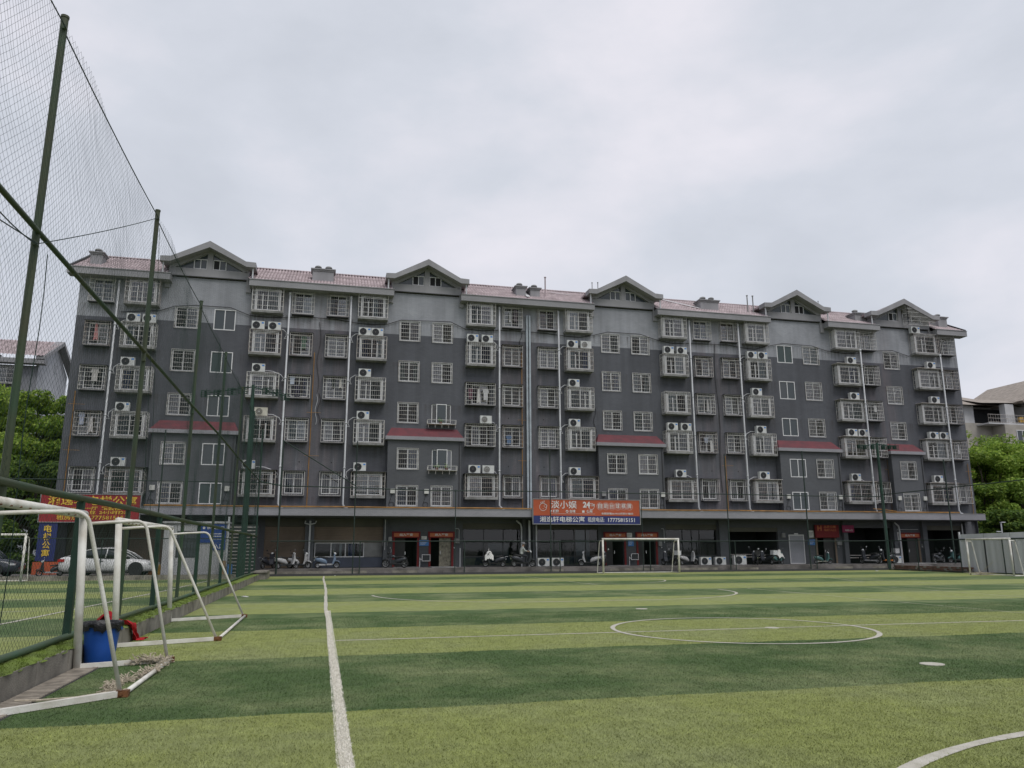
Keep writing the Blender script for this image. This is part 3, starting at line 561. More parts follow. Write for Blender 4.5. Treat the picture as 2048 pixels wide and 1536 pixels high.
# ------------------------------------------------------------------ goals
def goal_net_scrap(b, pts, spread, n, ln):
    for _ in range(n):
        k = random.random()*(len(pts)-1); i_ = int(k); p = Vector(pts[i_]).lerp(Vector(pts[i_+1]), k-i_); q = [p+Vector((random.gauss(0, spread), random.gauss(0, spread), abs(random.gauss(0, spread*.5))))]
        d = Vector((random.gauss(0, 1), random.gauss(0, 1), random.gauss(0, .4))).normalized()
        for s_ in range(5):
            d = (d+Vector((random.gauss(0, .7), random.gauss(0, .7), random.gauss(0, .4)))).normalized(); x_ = q[-1]+d*ln; x_.z = max(.012, min(x_.z, .14)); q.append(x_)
        b.tube(q, .006, 4)
def side_goal(y0, y1, xf, xb, label, ht=1.98, scrap=False, yb_=None, lean=-.12):
    t = empty('portable_goal', (xf, (y0+y1)/2, 0), label, 'goal', 'small white goals leaning along the left kerb')
    for y in (y0, y1):
        b = MB(); b.bar((xf, y, 0), (xf+lean, y, ht), .05, n=14); b.build('post', M_GOAL, t, smooth=True)
    b = MB(); b.bar((xf+lean, y0-.05, ht), (xf+lean, y1+.05, ht), .052, n=14); b.build('crossbar', M_GOAL, t, smooth=True)
    for k, y in enumerate((y0, y1)):
        yb = yb_[k]; dy = yb-y; ym_ = y+dy*.55
        xt = xf+lean+.62; pts = [(xf+lean, y, ht-.13), (xf+lean+.3, y+dy*.3, ht-.10), (xt, ym_, ht-.08)]
        for s_ in range(1, 6): a = math.radians(90-s_*16); pts.append((xt+.14*math.cos(a)*1.0, ym_+dy*.02*s_, ht-.22+.14*math.sin(a)))
        pts += [(xt+.14+(xb-xt-.14)*.5, yb-dy*.16, (ht-.3)/2+.08), (xb, yb, .05)]
        b = MB(); b.tube(pts, .022, 10); b.build('stay', M_GOAL, t, smooth=True)
        b = MB(); b.bar((xf+.03, y, .036), (xb, yb, .036), .042, n=4); b.build('base_bar', M_GOAL, t)
        b = MB(); b.box(xb-.03, xb+.09, yb-.05, yb+.04, .004, .07); b.bar((xb+.02, yb-.07, .04), (xb+.02, yb+.06, .04), .02, n=6); b.build('rusty_joint', M_RUST, t)
    b = MB(); b.bar((xb+.04, yb_[0]+.05, .035), (xb+.04, yb_[1]-.05, .035), .026, n=10); b.build('back_bar', M_GOAL, t, smooth=True)
    for k_ in np.arange(y0+.2, y1, .27): b = MB(); b.bar((xf+lean-.002, k_, ht-.03), (xf+lean+.062, k_, ht-.03), .008, n=5); b.build('net_hook', M_RUST, t)
    if scrap:
        yb0, yb1 = yb_
        b = MB(); goal_net_scrap(b, [(xb, yb1, .05), (xb-.2, yb1-.12, .06), (xb-.42, yb1-.2, .05)], .022, 110, .025); goal_net_scrap(b, [(xb+.03, yb1-.1, .05), (xb+.03, yb1-.9, .05), (xb-.05, yb1-1.3, .035), (xb-.17, yb1-1.75, .025), (xb-.24, yb0+.45, .025), (xb-.1, yb0+.12, .03)], .014, 300, .022)
        b.tube([(xb-.1, yb0-.06, .06), (xb-.4, yb0-.11, .03), (xb-.75, yb0-.12, .02), (xb-.95, yb0-.1, .02)], .012, 5)
        b.tube([(xb+.02+.03*math.cos(k*.9), yb0+.02+.05*k/8+.04*math.sin(k*.9), .05+.02*math.cos(k)) for k in range(12)], .011, 5)
        b.build('torn_net', M_ROPE, t)
    return t
side_goal(8.45, 11.62, -3.0, -1.98, 'nearest small white goal frame with a torn rope net on its base', scrap=True, yb_=(9.36, 12.0))
side_goal(13.98, 18.65, -3.1, -1.66, 'second white goal frame farther along the left kerb, behind the bin', yb_=(14.58, 19.4))
# far goal
def far_goal(x0, x1, y, yb, ht, label, axis='x', r=.06):
    c0 = ((x0+x1)/2, y, 0) if axis == 'x' else (y, (x0+x1)/2, 0)
    P = (lambda a, b_, z: (a, b_, z)) if axis == 'x' else (lambda a, b_, z: (b_, a, z))
    t = empty('goal', c0, label, 'goal')
    for a in (x0, x1):
        b = MB(); b.bar(P(a, y, 0), P(a, y, ht), r, n=10); b.build('post', M_GOAL, t, smooth=True)
        b = MB(); d = (yb-y); ym = y+d*.45
        b.tube([P(a, y, ht-.1), P(a, ym, ht-.12), P(a, ym+d*.1, ht-.2), P(a, yb, .03)], .025, 6); b.bar(P(a, y, .03), P(a, yb, .03), .025, n=6); b.build('stay', M_GOAL, t)
    b = MB(); b.bar(P(x0-r, y, ht), P(x1+r, y, ht), r, n=10); b.build('crossbar', M_GOAL, t, smooth=True)
    b = MB(); b.bar(P(x0, yb, .03), P(x1, yb, .03), .025, n=6); b.build('back_bar', M_GOAL, t)
    return t
far_goal(17.25, 22.4, 47.2, 48.35, 2.13, 'large white goal at the far end in front of the shops')
gr = far_goal(35.45, 38.4, 36.3, 36.95, 2.0, 'white goal at the right edge against the grey hoarding', axis='y', r=.05)
b = MB(); goal_net_scrap(b, [(36.4, 38.2, .1), (36.5, 37.3, .1)], .1, 60, .12); b.bar((36.4, 37.9, .05), (36.5, 36.9, .75), .012, n=5); b.build('torn_net', M_ROPE, gr)
far_goal(-17.6, -14.4, 44.25, 45.2, 2.3, 'white goal on the neighbouring pitch behind the left fence')
# ------------------------------------------------------------------ bin, red cloth, litter
def ringloft(b, rings, mi=0, n=24, cap0=True, cap1=True):
    k = len(b.v)
    for (cx, cy, z, r) in rings:
        for j in range(n): t = 2*math.pi*j/n; b.v.append((cx+r*math.cos(t), cy+r*math.sin(t), z))
    for i in range(len(rings)-1):
        for j in range(n): q = (j+1) % n; b.f.append((k+i*n+j, k+i*n+q, k+(i+1)*n+q, k+(i+1)*n+j)); b.m.append(mi)
    if cap0: b.f.append(tuple(k+j for j in reversed(range(n)))); b.m.append(mi)
    if cap1: l = k+(len(rings)-1)*n; b.f.append(tuple(l+j for j in range(n))); b.m.append(mi)
M_BIN = mat('blue_bin_plastic', (.013, .075, .33), .45, .12, 3); M_BAG = mat('black_bag', (.014, .014, .016), .3, .2, 10, .8, 25)
bx, by = -2.86, 12.1
t = empty('rubbish_bin', (bx, by, 0), 'blue plastic rubbish bin with a black bag inside the nearest goal', 'bin')
b = MB(); ringloft(b, [(bx, by, .0, .175), (bx, by, .02, .182), (bx, by, .27, .206), (bx, by, .48, .228), (bx, by, .50, .240), (bx, by, .535, .240), (bx, by, .535, .222), (bx, by, .27, .2), (bx, by, .03, .17)], cap0=True, cap1=False, n=32)
b.build('body', M_BIN, t, smooth=True)
for s_ in (-1, 1): b = MB(); b.box(bx+s_*.225-.025, bx+s_*.225+.025, by-.06, by+.06, .44, .49); b.build('handle', M_BIN, t)
b = MB(); n = 48; k0 = len(b.v); R_ = [(.19, .35), (.215, .50), (.222, .550), (.248, .555), (.256, .535), (.253, .49), (.248, .455)]
for i, (r, z) in enumerate(R_):
    for j in range(n):
        a = 2*math.pi*j/n; w = .012*math.sin(j*2.9+i)+.008*random.random(); zz = z+(.03*math.sin(j*.8)+.02*math.sin(j*1.9+1) if i >= 5 else 0); b.v.append((bx+(r+w*(i >= 3))*math.cos(a), by+(r+w*(i >= 3))*math.sin(a), zz))
for i in range(len(R_)-1):
    for j in range(n): q = (j+1) % n; b.f.append((i*n+j, i*n+q, (i+1)*n+q, (i+1)*n+j)); b.m.append(0)
b.build('bag', M_BAG, t, smooth=True)
# cloth over the kerb edge
M_CLOTH = mat('red_cloth', (.38, .010, .016), .85, .3, 6)
V = []; F = []; nu, nv = 26, 34
for i in range(nu+1):
    for j in range(nv+1):
        u = i/nu; v = j/nv; s_ = v*1.05
        f1 = .035*math.sin(u*17+v*5)+.025*math.sin(u*31+3*v)+.02*math.sin(v*22+u*8); f2 = .02*math.sin(u*13+v*17+1)
        if s_ < .42: x = -3.50+s_; z = .315+f1*.8+.05*math.sin(u*5)*(1-s_)+max(0, .07-.5*abs(s_-.12))*2; 
        else: x = -3.045+.02*(s_-.42)+.05*abs(math.sin(u*9+v*2)); z = .30-(s_-.42)*.62+f2*.3
        if s_ > .92: x += (s_-.92)*1.0; z = max(.012, z)+.02*abs(math.sin(u*20))
        wdt = (.50-.26*v) if s_ < .55 else (.24+.12*(v-.5))
        y = 14.55+.55*v+(u-.5)*wdt+f2*.8+.03*math.sin(v*9)
        V.append((x+f2*.4, y, max(.01, z)))
for i in range(nu):
    for j in range(nv): a = i*(nv+1)+j; F.append((a, a+1, a+nv+2, a+nv+1))
tag(place('red_jacket', npmesh('red_jacket', V, F, M_CLOTH, smooth=True)), 'crumpled red jacket draped over the kerb beside the blue bin', 'jacket')
M_PAPER = plain('white_litter', (.6, .6, .58), .8)
for (x, y, s_, lb) in ((-2.35, 27.6, .16, 'white crumpled litter beside the left kerb past the goals'), (.9, 48.3, .07, 'small white scrap at the foot of the building platform, near the touchline'), (36.2, 46.2, .16, 'white scrap of litter lying before the right corner post'), (10.9, 7.1, .03, 'tiny white scrap on the pale turf stripe')):
    b = MB()
    for k in range(5): b.quad((x+random.uniform(-s_, s_), y+random.uniform(-s_, s_)*.6, .01+random.random()*s_*.4), (x+random.uniform(-s_, s_), y+random.uniform(-s_, s_)*.6, .01), (x+random.uniform(-s_, s_), y+random.uniform(-s_, s_)*.6, .01+random.random()*s_*.5), (x+random.uniform(-s_, s_), y+random.uniform(-s_, s_)*.6, .01))
    tag(b.build('litter', M_PAPER), lb, 'litter')
b = MB(); ringloft(b, [(-13.8, 38.9, .002, .26), (-13.8, 38.9, .14, .24), (-13.85, 38.9, .28, .12), (-13.8, 38.95, .34, .05)], n=9); tag(b.build('blue_bag', M_BIN), 'small blue bag lying on the neighbouring pitch near its goal', 'bag')
# low brick edging and rubble at the right corner
M_BRK = mat('old_brick', (.17, .09, .065), .9, .3, 3, .3, 30)
be = empty('brick_edging', (39.6, 45, 0), 'low rough brick edging behind the right corner of the fence', 'wall')
for row in range(3):
    for k in range(30):
        yb = 41.2+k*.25+(.12 if row % 2 else 0)
        if yb > 48.4: continue
        b = MB(); o_ = random.uniform(-.015, .015); b.box(rx(yb)+.25+o_, rx(yb)+.42+o_, yb, yb+.235, row*.115, row*.115+.105); b.build('brick', M_BRK if random.random() < .7 else M_KERB, be)
# ------------------------------------------------------------------ the apartment building
FY = 51.2; BX0, BX1 = -15.4, 49.65
bld = empty('apartment_building', (17, FY, 0), 'long dark grey five-storey apartment block over shops with five gables', 'building')
GAB = [(-7.86, 2.9), (6.31, 2.85), (20.77, 2.87), (34.82, 2.87), (44.5, 3.2)]
BLK = [(-10.3, -5.45), (3.92, 8.75), (18.36, 23.2), (32.43, 37.42), (41.95, 44.72)]
BIGC = [(-11.65, 1.98), (-4.1, 1.94), (2.68, 1.94), (10.08, 1.98), (17.16, 1.97), (24.5, 1.97), (31.26, 1.94), (39.06, 2.22), (46.35, 2.26)]
SML = [(-14.05, 1.45, .3), (-1.87, 1.40, .3), (.38, 1.42, .3), (12.36, 1.40, .3), (14.93, 1.42, .3), (26.9, 1.40, .3), (29.13, 1.40, .3), (41.07, 1.33, .5), (48.4, 1.33, .5)]
ROWS = [(16.72, 18.3), (13.9, 15.42), (11.1, 12.6), (8.28, 9.77), (4.88, 6.38)]
STR = [(15.36, 16.78), (12.54, 13.96), (9.73, 11.12), (6.6, 7.98), (4.23, 5.57)]
STX = [[(-9.02, 'g'), (-6.72, 'p')], [(5.22, 'g'), (7.46, 'g')], [(19.68, 'g'), (22.0, 'g')], [(33.86, 'p'), (36.1, 'g')], [(43.33, 'g')]]
holes = []          # openings in the main wall plane: (x0,x1,z0,z1)
for (x, w) in BIGC:
    for (a, b_) in ROWS: holes.append((x-w/2+.28, x+w/2-.28, a+.12, b_-.06))
for (x, w, d) in SML:
    for (a, b_) in ROWS: holes.append((x-.55, x+.55, a+.12, b_-.08))
blk_holes = []
for gi, lst in enumerate(STX):
    for (x, k) in lst:
        for ri, (a, b_) in enumerate(STR):
            (blk_holes if ri >= 3 else holes).append((x-.66, x+.66, a+.04, b_-.04))
def wall_grid(b, x0, x1, z0, z1, y, hl, depth=.9, mi=0, room=1):
    xs = sorted({x0, x1} | {round(h[i], 3) for h in hl for i in (0, 1)}); zs = sorted({z0, z1} | {round(h[i], 3) for h in hl for i in (2, 3)})
    zs = [z for z in zs if z0 <= z <= z1]; xs = [x for x in xs if x0 <= x <= x1]
    def inh(x, z): return any(h[0] < x < h[1] and h[2] < z < h[3] for h in hl)
    for i in range(len(xs)-1):
        j = 0
        while j < len(zs)-1:
            if inh((xs[i]+xs[i+1])/2, (zs[j]+zs[j+1])/2): j += 1; continue
            k = j
            while k+1 < len(zs)-1 and not inh((xs[i]+xs[i+1])/2, (zs[k+1]+zs[k+2])/2): k += 1
            b.quad((xs[i], y, zs[j]), (xs[i+1], y, zs[j]), (xs[i+1], y, zs[k+1]), (xs[i], y, zs[k+1]), mi); j = k+1
    for h in hl:
        a, c, d, e_ = h[:4]; dp = h[4] if len(h) > 4 else depth
        b.quad((a, y, d), (a, y+.2, d), (a, y+.2, e_), (a, y, e_), mi); b.quad((c, y, d), (c, y, e_), (c, y+.2, e_), (c, y+.2, d), mi)
        b.quad((a, y, d), (c, y, d), (c, y+.2, d), (a, y+.2, d), mi); b.quad((a, y, e_), (a, y+.2, e_), (c, y+.2, e_), (c, y, e_), mi)
        A, B = y+.2, y+dp
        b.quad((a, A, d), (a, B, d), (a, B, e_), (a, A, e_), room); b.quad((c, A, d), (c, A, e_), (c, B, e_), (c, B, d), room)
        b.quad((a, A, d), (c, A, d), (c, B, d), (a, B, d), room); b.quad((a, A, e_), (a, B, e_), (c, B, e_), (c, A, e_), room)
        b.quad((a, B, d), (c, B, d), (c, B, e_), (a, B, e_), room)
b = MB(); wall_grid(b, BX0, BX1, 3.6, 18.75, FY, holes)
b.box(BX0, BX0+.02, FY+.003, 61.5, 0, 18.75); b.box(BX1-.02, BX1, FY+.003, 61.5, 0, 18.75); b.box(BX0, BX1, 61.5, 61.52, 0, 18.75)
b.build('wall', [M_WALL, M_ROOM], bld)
# projecting lower blocks
for gi, (x0, x1) in enumerate(BLK):
    b = MB(); y = FY-.6; hl = [h for h in blk_holes if x0 < (h[0]+h[1])/2 < x1]
    wall_grid(b, x0, x1, 3.6, 8.52, y, hl, depth=.58)
    b.box(x0, x0+.02, y+.003, FY-.003, 3.6, 8.52); b.box(x1-.02, x1, y+.003, FY-.003, 3.6, 8.52)
    b.build('stair_block_wall', [M_BLOCK, M_ROOM], bld)
    r = MB(); r.box(x0-.17, x1+.17, y-.2, FY-.003, 8.522, 8.75); r.build('block_eave', M_FASC, bld)
    r = MB(); r.quad((x0-.12, y-.14, 8.755), (x1+.12, y-.14, 8.755), (x1-.2, FY-.003, 9.4), (x0+.25, FY-.003, 9.4)); r.quad((x0-.12, y-.14, 8.755), (x0+.25, FY-.003, 9.4), (x0-.12, FY-.003, 8.755), (x0-.12, FY-.003, 8.755)); r.quad((x1+.12, y-.14, 8.755), (x1+.12, FY-.003, 8.755), (x1-.2, FY-.003, 9.4), (x1-.2, FY-.003, 9.4))
    r.build('block_roof', M_REDROOF, bld)
    p = MB(); p.bar((x1-.12, y-.03, 4.0), (x1-.12, y-.03, 8.45), .035, n=6); p.build('block_drain_pipe', M_AWN, bld)
# eaves fascia in sections between the gables
SEC = [(-16.0, -10.05), (-5.3, 4.02), (8.6, 18.3), (23.15, 32.4), (37.35, 42.0), (47.3, 50.15)]
for (a, c) in SEC:
    b = MB(); b.box(a, c, FY-.8, FY-.004, 18.28, 18.69); b.box(a-.02, c+.02, FY-.84, FY-.4, 18.692, 18.74)
    b.build('eaves', M_FASC, bld)
def tile_material():
    m_ = mat('faded_roof_tile', (.47, .39, .40), .7, .2, 1.4, .15, 30, tint=(.35, .29, .295)); t = m_.node_tree; L = t.links; bs = t.nodes['Principled BSDF']; src = bs.inputs['Base Color'].links[0].from_socket
    g_ = N(t, 'ShaderNodeNewGeometry'); sx = N(t, 'ShaderNodeSeparateXYZ'); L.new(g_.outputs['Position'], sx.inputs[0])
    br = N(t, 'ShaderNodeTexBrick'); br.inputs['Scale'].default_value = 1; br.inputs['Brick Width'].default_value = .21; br.inputs['Row Height'].default_value = .34; br.inputs['Mortar Size'].default_value = .035; br.offset = 0; br.inputs['Color1'].default_value = (1, 1, 1, 1); br.inputs['Color2'].default_value = (.72, .7, .72, 1); br.inputs['Mortar'].default_value = (.42, .4, .4, 1)
    L.new(g_.outputs['Position'], br.inputs[0]); mu = N(t, 'ShaderNodeMix', data_type='RGBA', blend_type='MULTIPLY'); mu.inputs[0].default_value = .85; L.new(src, mu.inputs[6]); L.new(br.outputs[0], mu.inputs[7]); L.new(mu.outputs[2], bs.inputs['Base Color']); return m_
# tiled roof: wavy tiles in stepped courses
def tile_roof(name, x0, x1, y0, y1, z0, z1, pitch=.21, rows=13, mt=None):
    n = int((x1-x0)/pitch*5); V = []; F = []; L_ = n+1; sl_ = (z1-z0)/(y1-y0)
    k = 0
    for r in range(rows):
        for e_ in (0, 1):
            t_ = (r+e_)/rows; y = y0+(y1-y0)*t_; zz = z0+(z1-z0)*t_-(.035*e_)+.035
            i = np.arange(n+1); x = x0+(x1-x0)*i/n; ph = (i % 5)/5*2*np.pi
            V.append(np.c_[x, np.full(n+1, y), zz+.034*np.cos(ph)+.012*np.sin(r*7+x*.8)])
    V = np.concatenate(V); rr_ = 2*rows
    for r in range(rr_-1):
        i = np.arange(n); a = r*(n+1)+i; F.append(np.c_[a, a+1, a+n+2, a+n+1])
    return V, np.concatenate(F)
M_TILE = tile_material()
V, F = tile_roof('roof', BX0-.45, BX1+.45, FY-.72, 54.5, 18.72, 20.9, rows=14)
cen = V[F].mean(1); drop = np.zeros(len(F), bool)
for c_, hw_ in GAB: drop |= (np.abs(cen[:, 0]-c_) < hw_*.84) & (cen[:, 1] < FY+.25)
F = F[~drop]
roof = place('tiled_roof', npmesh('tiled_roof', V-np.array([17, FY, 0]), F, M_TILE), bld, (17, FY, 0)); tag(roof, kind='stuff')
b = MB(); b.quad((BX0-.4, 54.5, 20.88), (BX1+.4, 54.5, 20.88), (BX1+.4, 61.9, 18.5), (BX0-.4, 61.9, 18.5)); b.quad((BX0-.02, FY, 18.7), (BX0-.02, 54.5, 20.85), (BX0-.02, 61.5, 18.6), (BX0-.02, FY, 18.7)); b.quad((BX1+.02, FY, 18.7), (BX1+.02, 61.5, 18.6), (BX1+.02, 54.5, 20.85), (BX1+.02, FY, 18.7)); b.build('rear_roof', M_TILE, bld)
b = MB(); x = BX0-.4
while x < BX1+.4:
    b.prism([(54.35, 20.88), (54.5, 21.0), (54.65, 20.88)], x, min(x+.5, BX1+.4)-.01, axis='x'); x += .5
tag(b.build('ridge_tile', M_TILE, bld), kind='stuff')
for s_ in (BX0-.5, BX1+.38): b = MB(); b.prism([(FY-.75, 18.74), (54.5, 20.96), (54.5, 21.06), (FY-.75, 18.84)], s_, s_+.12, axis='x'); b.build('verge_board', M_AWN, bld)
# gables
def window_frame(b, x0, x1, z0, z1, y, t=.05, mull=(.5,), sub=None, d=.06):
    b.box(x0, x1, y-d/2, y+d/2, z0, z0+t); b.box(x0, x1, y-d/2, y+d/2, z1-t, z1); b.box(x0, x0+t, y-d/2+.001, y+d/2-.001, z0+t, z1-t); b.box(x1-t, x1, y-d/2+.001, y+d/2-.001, z0+t, z1-t)
    for m_ in mull: xm = x0+(x1-x0)*m_; b.box(xm-t*.5, xm+t*.5, y-d/2+.001, y+d/2-.001, z0+t, z1-t)
for gi, (c, hw) in enumerate(GAB):
    k = hw/2.87
    b = MB(); top = [(c-hw, 19.83), (c-hw*.785, 19.86), (c, 21.07), (c+hw*.785, 19.86), (c+hw, 19.83)]; bot = [(c+hw, 19.5), (c+hw*.80, 19.5), (c, 20.64), (c-hw*.80, 19.5), (c-hw, 19.5)]
    b.prism(top+bot, FY-.82, FY+.0, 0); b.build('gable_barge', M_GABLE, bld)
    b = MB(); tt = [(c-hw+.02, 19.8), (c-hw*.785, 19.83), (c, 21.04), (c+hw*.785, 19.83), (c+hw-.02, 19.8)]; b.prism(tt+[(c+hw-.02, 19.66), (c+hw*.785, 19.66), (c, 20.86), (c-hw*.785, 19.66), (c-hw+.02, 19.66)], FY+.002, 54.4, 0); b.build('gable_roof', M_TILE, bld)
    # gable wall built round the two triangular glazed openings
    fy = FY-.14; b = MB(); hi = 1.9*k
    b.box(c-2.3*k, c+2.3*k, fy, FY+.1, 18.83, 19.36)
    xa = -.16; b.box(c-.17, c+.17, fy, FY+.1, 19.362, 20.62)
    for s_ in (-1, 1):
        P = [(c+s_*2.42*k, 18.75), (c+s_*2.302*k, 18.75), (c+s_*2.302*k, 19.3), (c+s_*2.07*k, 19.362), (c+s_*.172, 20.44), (c+s_*.172, 20.62), (c+s_*2.42*k, 19.48)]
        if s_ < 0: P = P[::-1]
        b.prism(P, fy, FY+.1, 0)
        b.box(c+s_*2.45*k-.15, c+s_*2.45*k+.15, fy-.001, FY+.1, 17.98, 18.749); b.box(c+s_*2.35*k-.07, c+s_*2.35*k+.07, FY+.101, 52.6, 18.7, 19.66)
    b.build('gable_wall', M_GABLE, bld)
    b = MB(); b.box(c-2.3*k, c+2.3*k, fy-.03, fy-.002, 18.80, 18.84); b.build('gable_string', M_AWN, bld)
    for s_ in (-1, 1):
        if gi == 4 and s_ == 1: continue
        xi, xw, xo = c+s_*.175, c+s_*1.0, c+s_*2.0*k
        f = MB(); a_, e_ = sorted((xi, xw)); window_frame(f, a_, e_, 19.37, 20.06, FY-.02, .05)
        p0, p1 = sorted((xw, xw+s_*.05))
        f.prism([(xo, 19.37), (xo-s_*.12, 19.37+.065), (xi+s_*.06, 20.41), (xi, 20.43)] if s_ > 0 else [(xi, 20.43), (xi-.06, 20.41), (xo+.12, 19.435), (xo, 19.37)], FY-.03, FY, 0)
        f.box(min(xo, xw), max(xo, xw), FY-.03, FY-.001, 19.365, 19.4); w = f.build('attic_window', M_FRAME, bld)
        pa = MB(); pa.prism([(xi, 19.37), (xo, 19.37), (xi, 20.44)] if s_ > 0 else [(xi, 20.44), (xo, 19.37), (xi, 19.37)], FY+.0, FY+.01, 0)
        pa.build('pane', M_TEAL, w)
        if (gi, s_) in ((0, 1), (1, -1), (3, 1), (4, -1), (1, 1)):
            d = MB(); h0 = a_+.06 if (gi, s_) != (3, 1) else a_+.05; h1 = (a_+e_)/2-.03 if gi in (0, 4) or (gi, s_) == (1, -1) else e_-.06
            d.box(h0, h1, FY-.022, FY-.012, 19.43, 20.0); d.build('open_sash', M_ROOM, w)
    for s_ in (-1, 1):
        if gi == 4 and s_ == 1: continue
        p = MB(); p.bar((c+s_*(hw-.18), FY-.6, 18.74), (c+s_*(hw-.18), FY-.6, 19.5), .05, n=8); p.build('gable_downpipe', M_PIPE, bld)
# chimneys on the roof edge
def chimney(x0, x1, y0, z0, z1, caps, nm='chimney'):
    b = MB(); b.box(x0, x1, y0, y0+.9, z0, z1); c_ = b.build(nm, M_GABLE, bld)
    b = MB(); b.box(x0-.12, x1+.12, y0-.12, y0+1.02, z1, z1+.07); b.box(x0-.05, x1+.05, y0-.05, y0+.95, z1-.1, z1-.002); b.build('cap', M_GABLE, c_)
    for cx_ in caps: b = MB(); ringloft(b, [(cx_, y0+.3, z1+.07, .16), (cx_, y0+.3, z1+.2, .17), (cx_, y0+.3, z1+.24, .24), (cx_, y0+.3, z1+.32, .21), (cx_, y0+.3, z1+.37, .1)], n=10); b.build('cowl', M_CONC, c_)
chimney(-1.4, .0, 51.6, 18.7, 20.12, (-1.05, -.35)); chimney(-15.1, -14.4, 51.6, 18.7, 20.1, (-14.75,)); chimney(12.8, 13.5, 51.6, 18.7, 20.0, (13.1,)); chimney(13.85, 14.55, 51.6, 18.7, 19.95, (14.2,))
chimney(27.25, 28.75, 51.6, 18.7, 20.05, (27.6, 28.3)); chimney(40.75, 41.75, 51.6, 18.7, 19.95, (41.0,)); chimney(48.55, 49.4, 51.5, 18.7, 20.1, (48.8,))
for x, y, z0, z1, r, mm in ((15.05, 51.9, 19.2, 20.95, .05, M_TILE), (31.35, 51.8, 19.2, 20.75, .045, M_CONC), (31.83, 51.8, 19.2, 20.75, .045, M_CONC), (18.6, 51.7, 19.6, 20.75, .03, M_CONC), (19.05, 51.7, 19.8, 20.8, .03, M_CONC), (37.35, 51.4, 19.3, 20.6, .025, M_CONC)):
    b = MB(); b.bar((x, y, z0), (x, y, z1), r, n=8); b.bar((x, y, z1), (x, y, z1+.06), r*1.7, n=8); b.build('roof_vent_pipe', mm, bld)
# pale flashing strips on the roof
for (x0, y0, x1, y1) in ((25.0, 54.4, 27.1, 51.5), (15.9, 53.4, 17.4, 52.9), (13.55, 51.0, 13.75, 54.4)):
    sl2 = (20.9-18.72)/(54.5-50.48); zf = lambda yy_: 18.72+(yy_-50.48)*sl2+.10
    b = MB(); b.quad((x0-.13, y0, zf(y0)), (x0+.13, y0, zf(y0)), (x1+.13, y1, zf(y1)), (x1-.13, y1, zf(y1))); b.build('roof_flashing', M_FRAME, bld)
# ------------------------------------------------------------------ windows and cages
def grille(x0, x1, z0, z1, yf, depth, pitch=.135, hb=(.0, .2, .4, .6, .8, 1.), name='cage', m_=M_CAGE, parent=None, top=True):
    b = MB(); r = .0062; n = max(2, int((x1-x0)/pitch))
    for i in range(n+1):
        x = x0+(x1-x0)*i/n; rr_ = .017 if i in (0, n) else r; b.bar((x, yf, z0), (x, yf, z1), rr_, n=4, cap=False)
    for h in hb:
        z = z0+(z1-z0)*h; b.bar((x0, yf-.008, z), (x1, yf-.008, z), .0145, n=4, cap=False)
    if depth > .12:
        nd = max(1, int(depth/.15))
        for x in (x0, x1):
            for h in hb: z = z0+(z1-z0)*h; b.bar((x, yf, z), (x, yf+depth, z), .014, n=4, cap=False)
            for i in range(1, nd+1): yy_ = yf+depth*i/nd; b.bar((x, yy_, z0), (x, yy_, z1), .0095 if i < nd else .016, n=4, cap=False)
        for i in range(0, n+1, 2):
            x = x0+(x1-x0)*i/n; b.bar((x, yf, z0), (x, yf+depth, z0), r, n=4, cap=False)
            if top: b.bar((x, yf, z1), (x, yf+depth, z1), r, n=4, cap=False)
    o = b.build(name, m_, parent); tag(o, kind='stuff'); return o
PANES = [M_PANE, glass('window_glass_dusty', (.62, .68, .7), .10), glass('window_glass_bright', (.6, .7, .74), .17), glass('window_glass_dark', (.42, .5, .5), .03)]
TEALS = [M_TEAL, glass('tinted_glass_grey', (.06, .066, .072), opaque=True), glass('tinted_glass_green', (.036, .052, .05), opaque=True)]
def curtain(x0, x1, z0, z1, y, m_, parent):
    b = MB(); n = max(3, int((x1-x0)/.05)); k = len(b.v)
    for i in range(n+1):
        x = x0+(x1-x0)*i/n; yy_ = y+.018*math.sin(i*1.9)+.008*math.sin(i*.7); b.v += [(x, yy_, z0), (x, yy_, z1)]
    for i in range(n): b.f.append((k+2*i, k+2*i+2, k+2*i+3, k+2*i+1)); b.m.append(0)
    b.build('curtain', m_, parent)
def glazed(x0, x1, z0, z1, y, parent=None, kind='slide', curt=None, name='window'):
    f = MB(); window_frame(f, x0, x1, z0, z1, y, .055, (.5,), d=.07)
    if kind == 'slide2': xm = x0+(x1-x0)*random.choice((.25, .72)); f.box(xm-.025, xm+.025, y-.05, y+.02, z0+.05, z1-.3 if random.random() < .6 else z1-.05); f.box(x0+.05, (x0+x1)/2, y-.045, y-.005, z1-.33, z1-.29)
    w = f.build(name, M_FRAME, parent)
    xm = (x0+x1)/2
    for a_, c_ in ((x0+.05, xm-.02), (xm+.02, x1-.05)):
        p = MB(); p.quad((a_, y+.01, z0+.05), (c_, y+.01, z0+.05), (c_, y+.01, z1-.05), (a_, y+.01, z1-.05)); p.build('pane', random.choice(TEALS) if kind == 'teal' else random.choice(PANES), w)
    if kind != 'teal':
        m_ = curt or random.choice(CURT); q = random.random()
        if q < .28: curtain(xm+.02, x1-.04, z0+.03, z1-.03, y+.10, m_, w)
        elif q < .5: curtain(x0+.04, xm-.02, z0+.03, z1-.03, y+.10, m_, w)
        elif q < .72: curtain(x0+.04, x0+.04+(x1-x0)*.28, z0+.03, z1-.03, y+.10, m_, w); curtain(x1-.04-(x1-x0)*.25, x1-.04, z0+.03, z1-.03, y+.11, m_, w)
        elif q < .85: curtain(x0+.04, x1-.04, z0+.03, z1-.03, y+.10, m_, w)
    return w
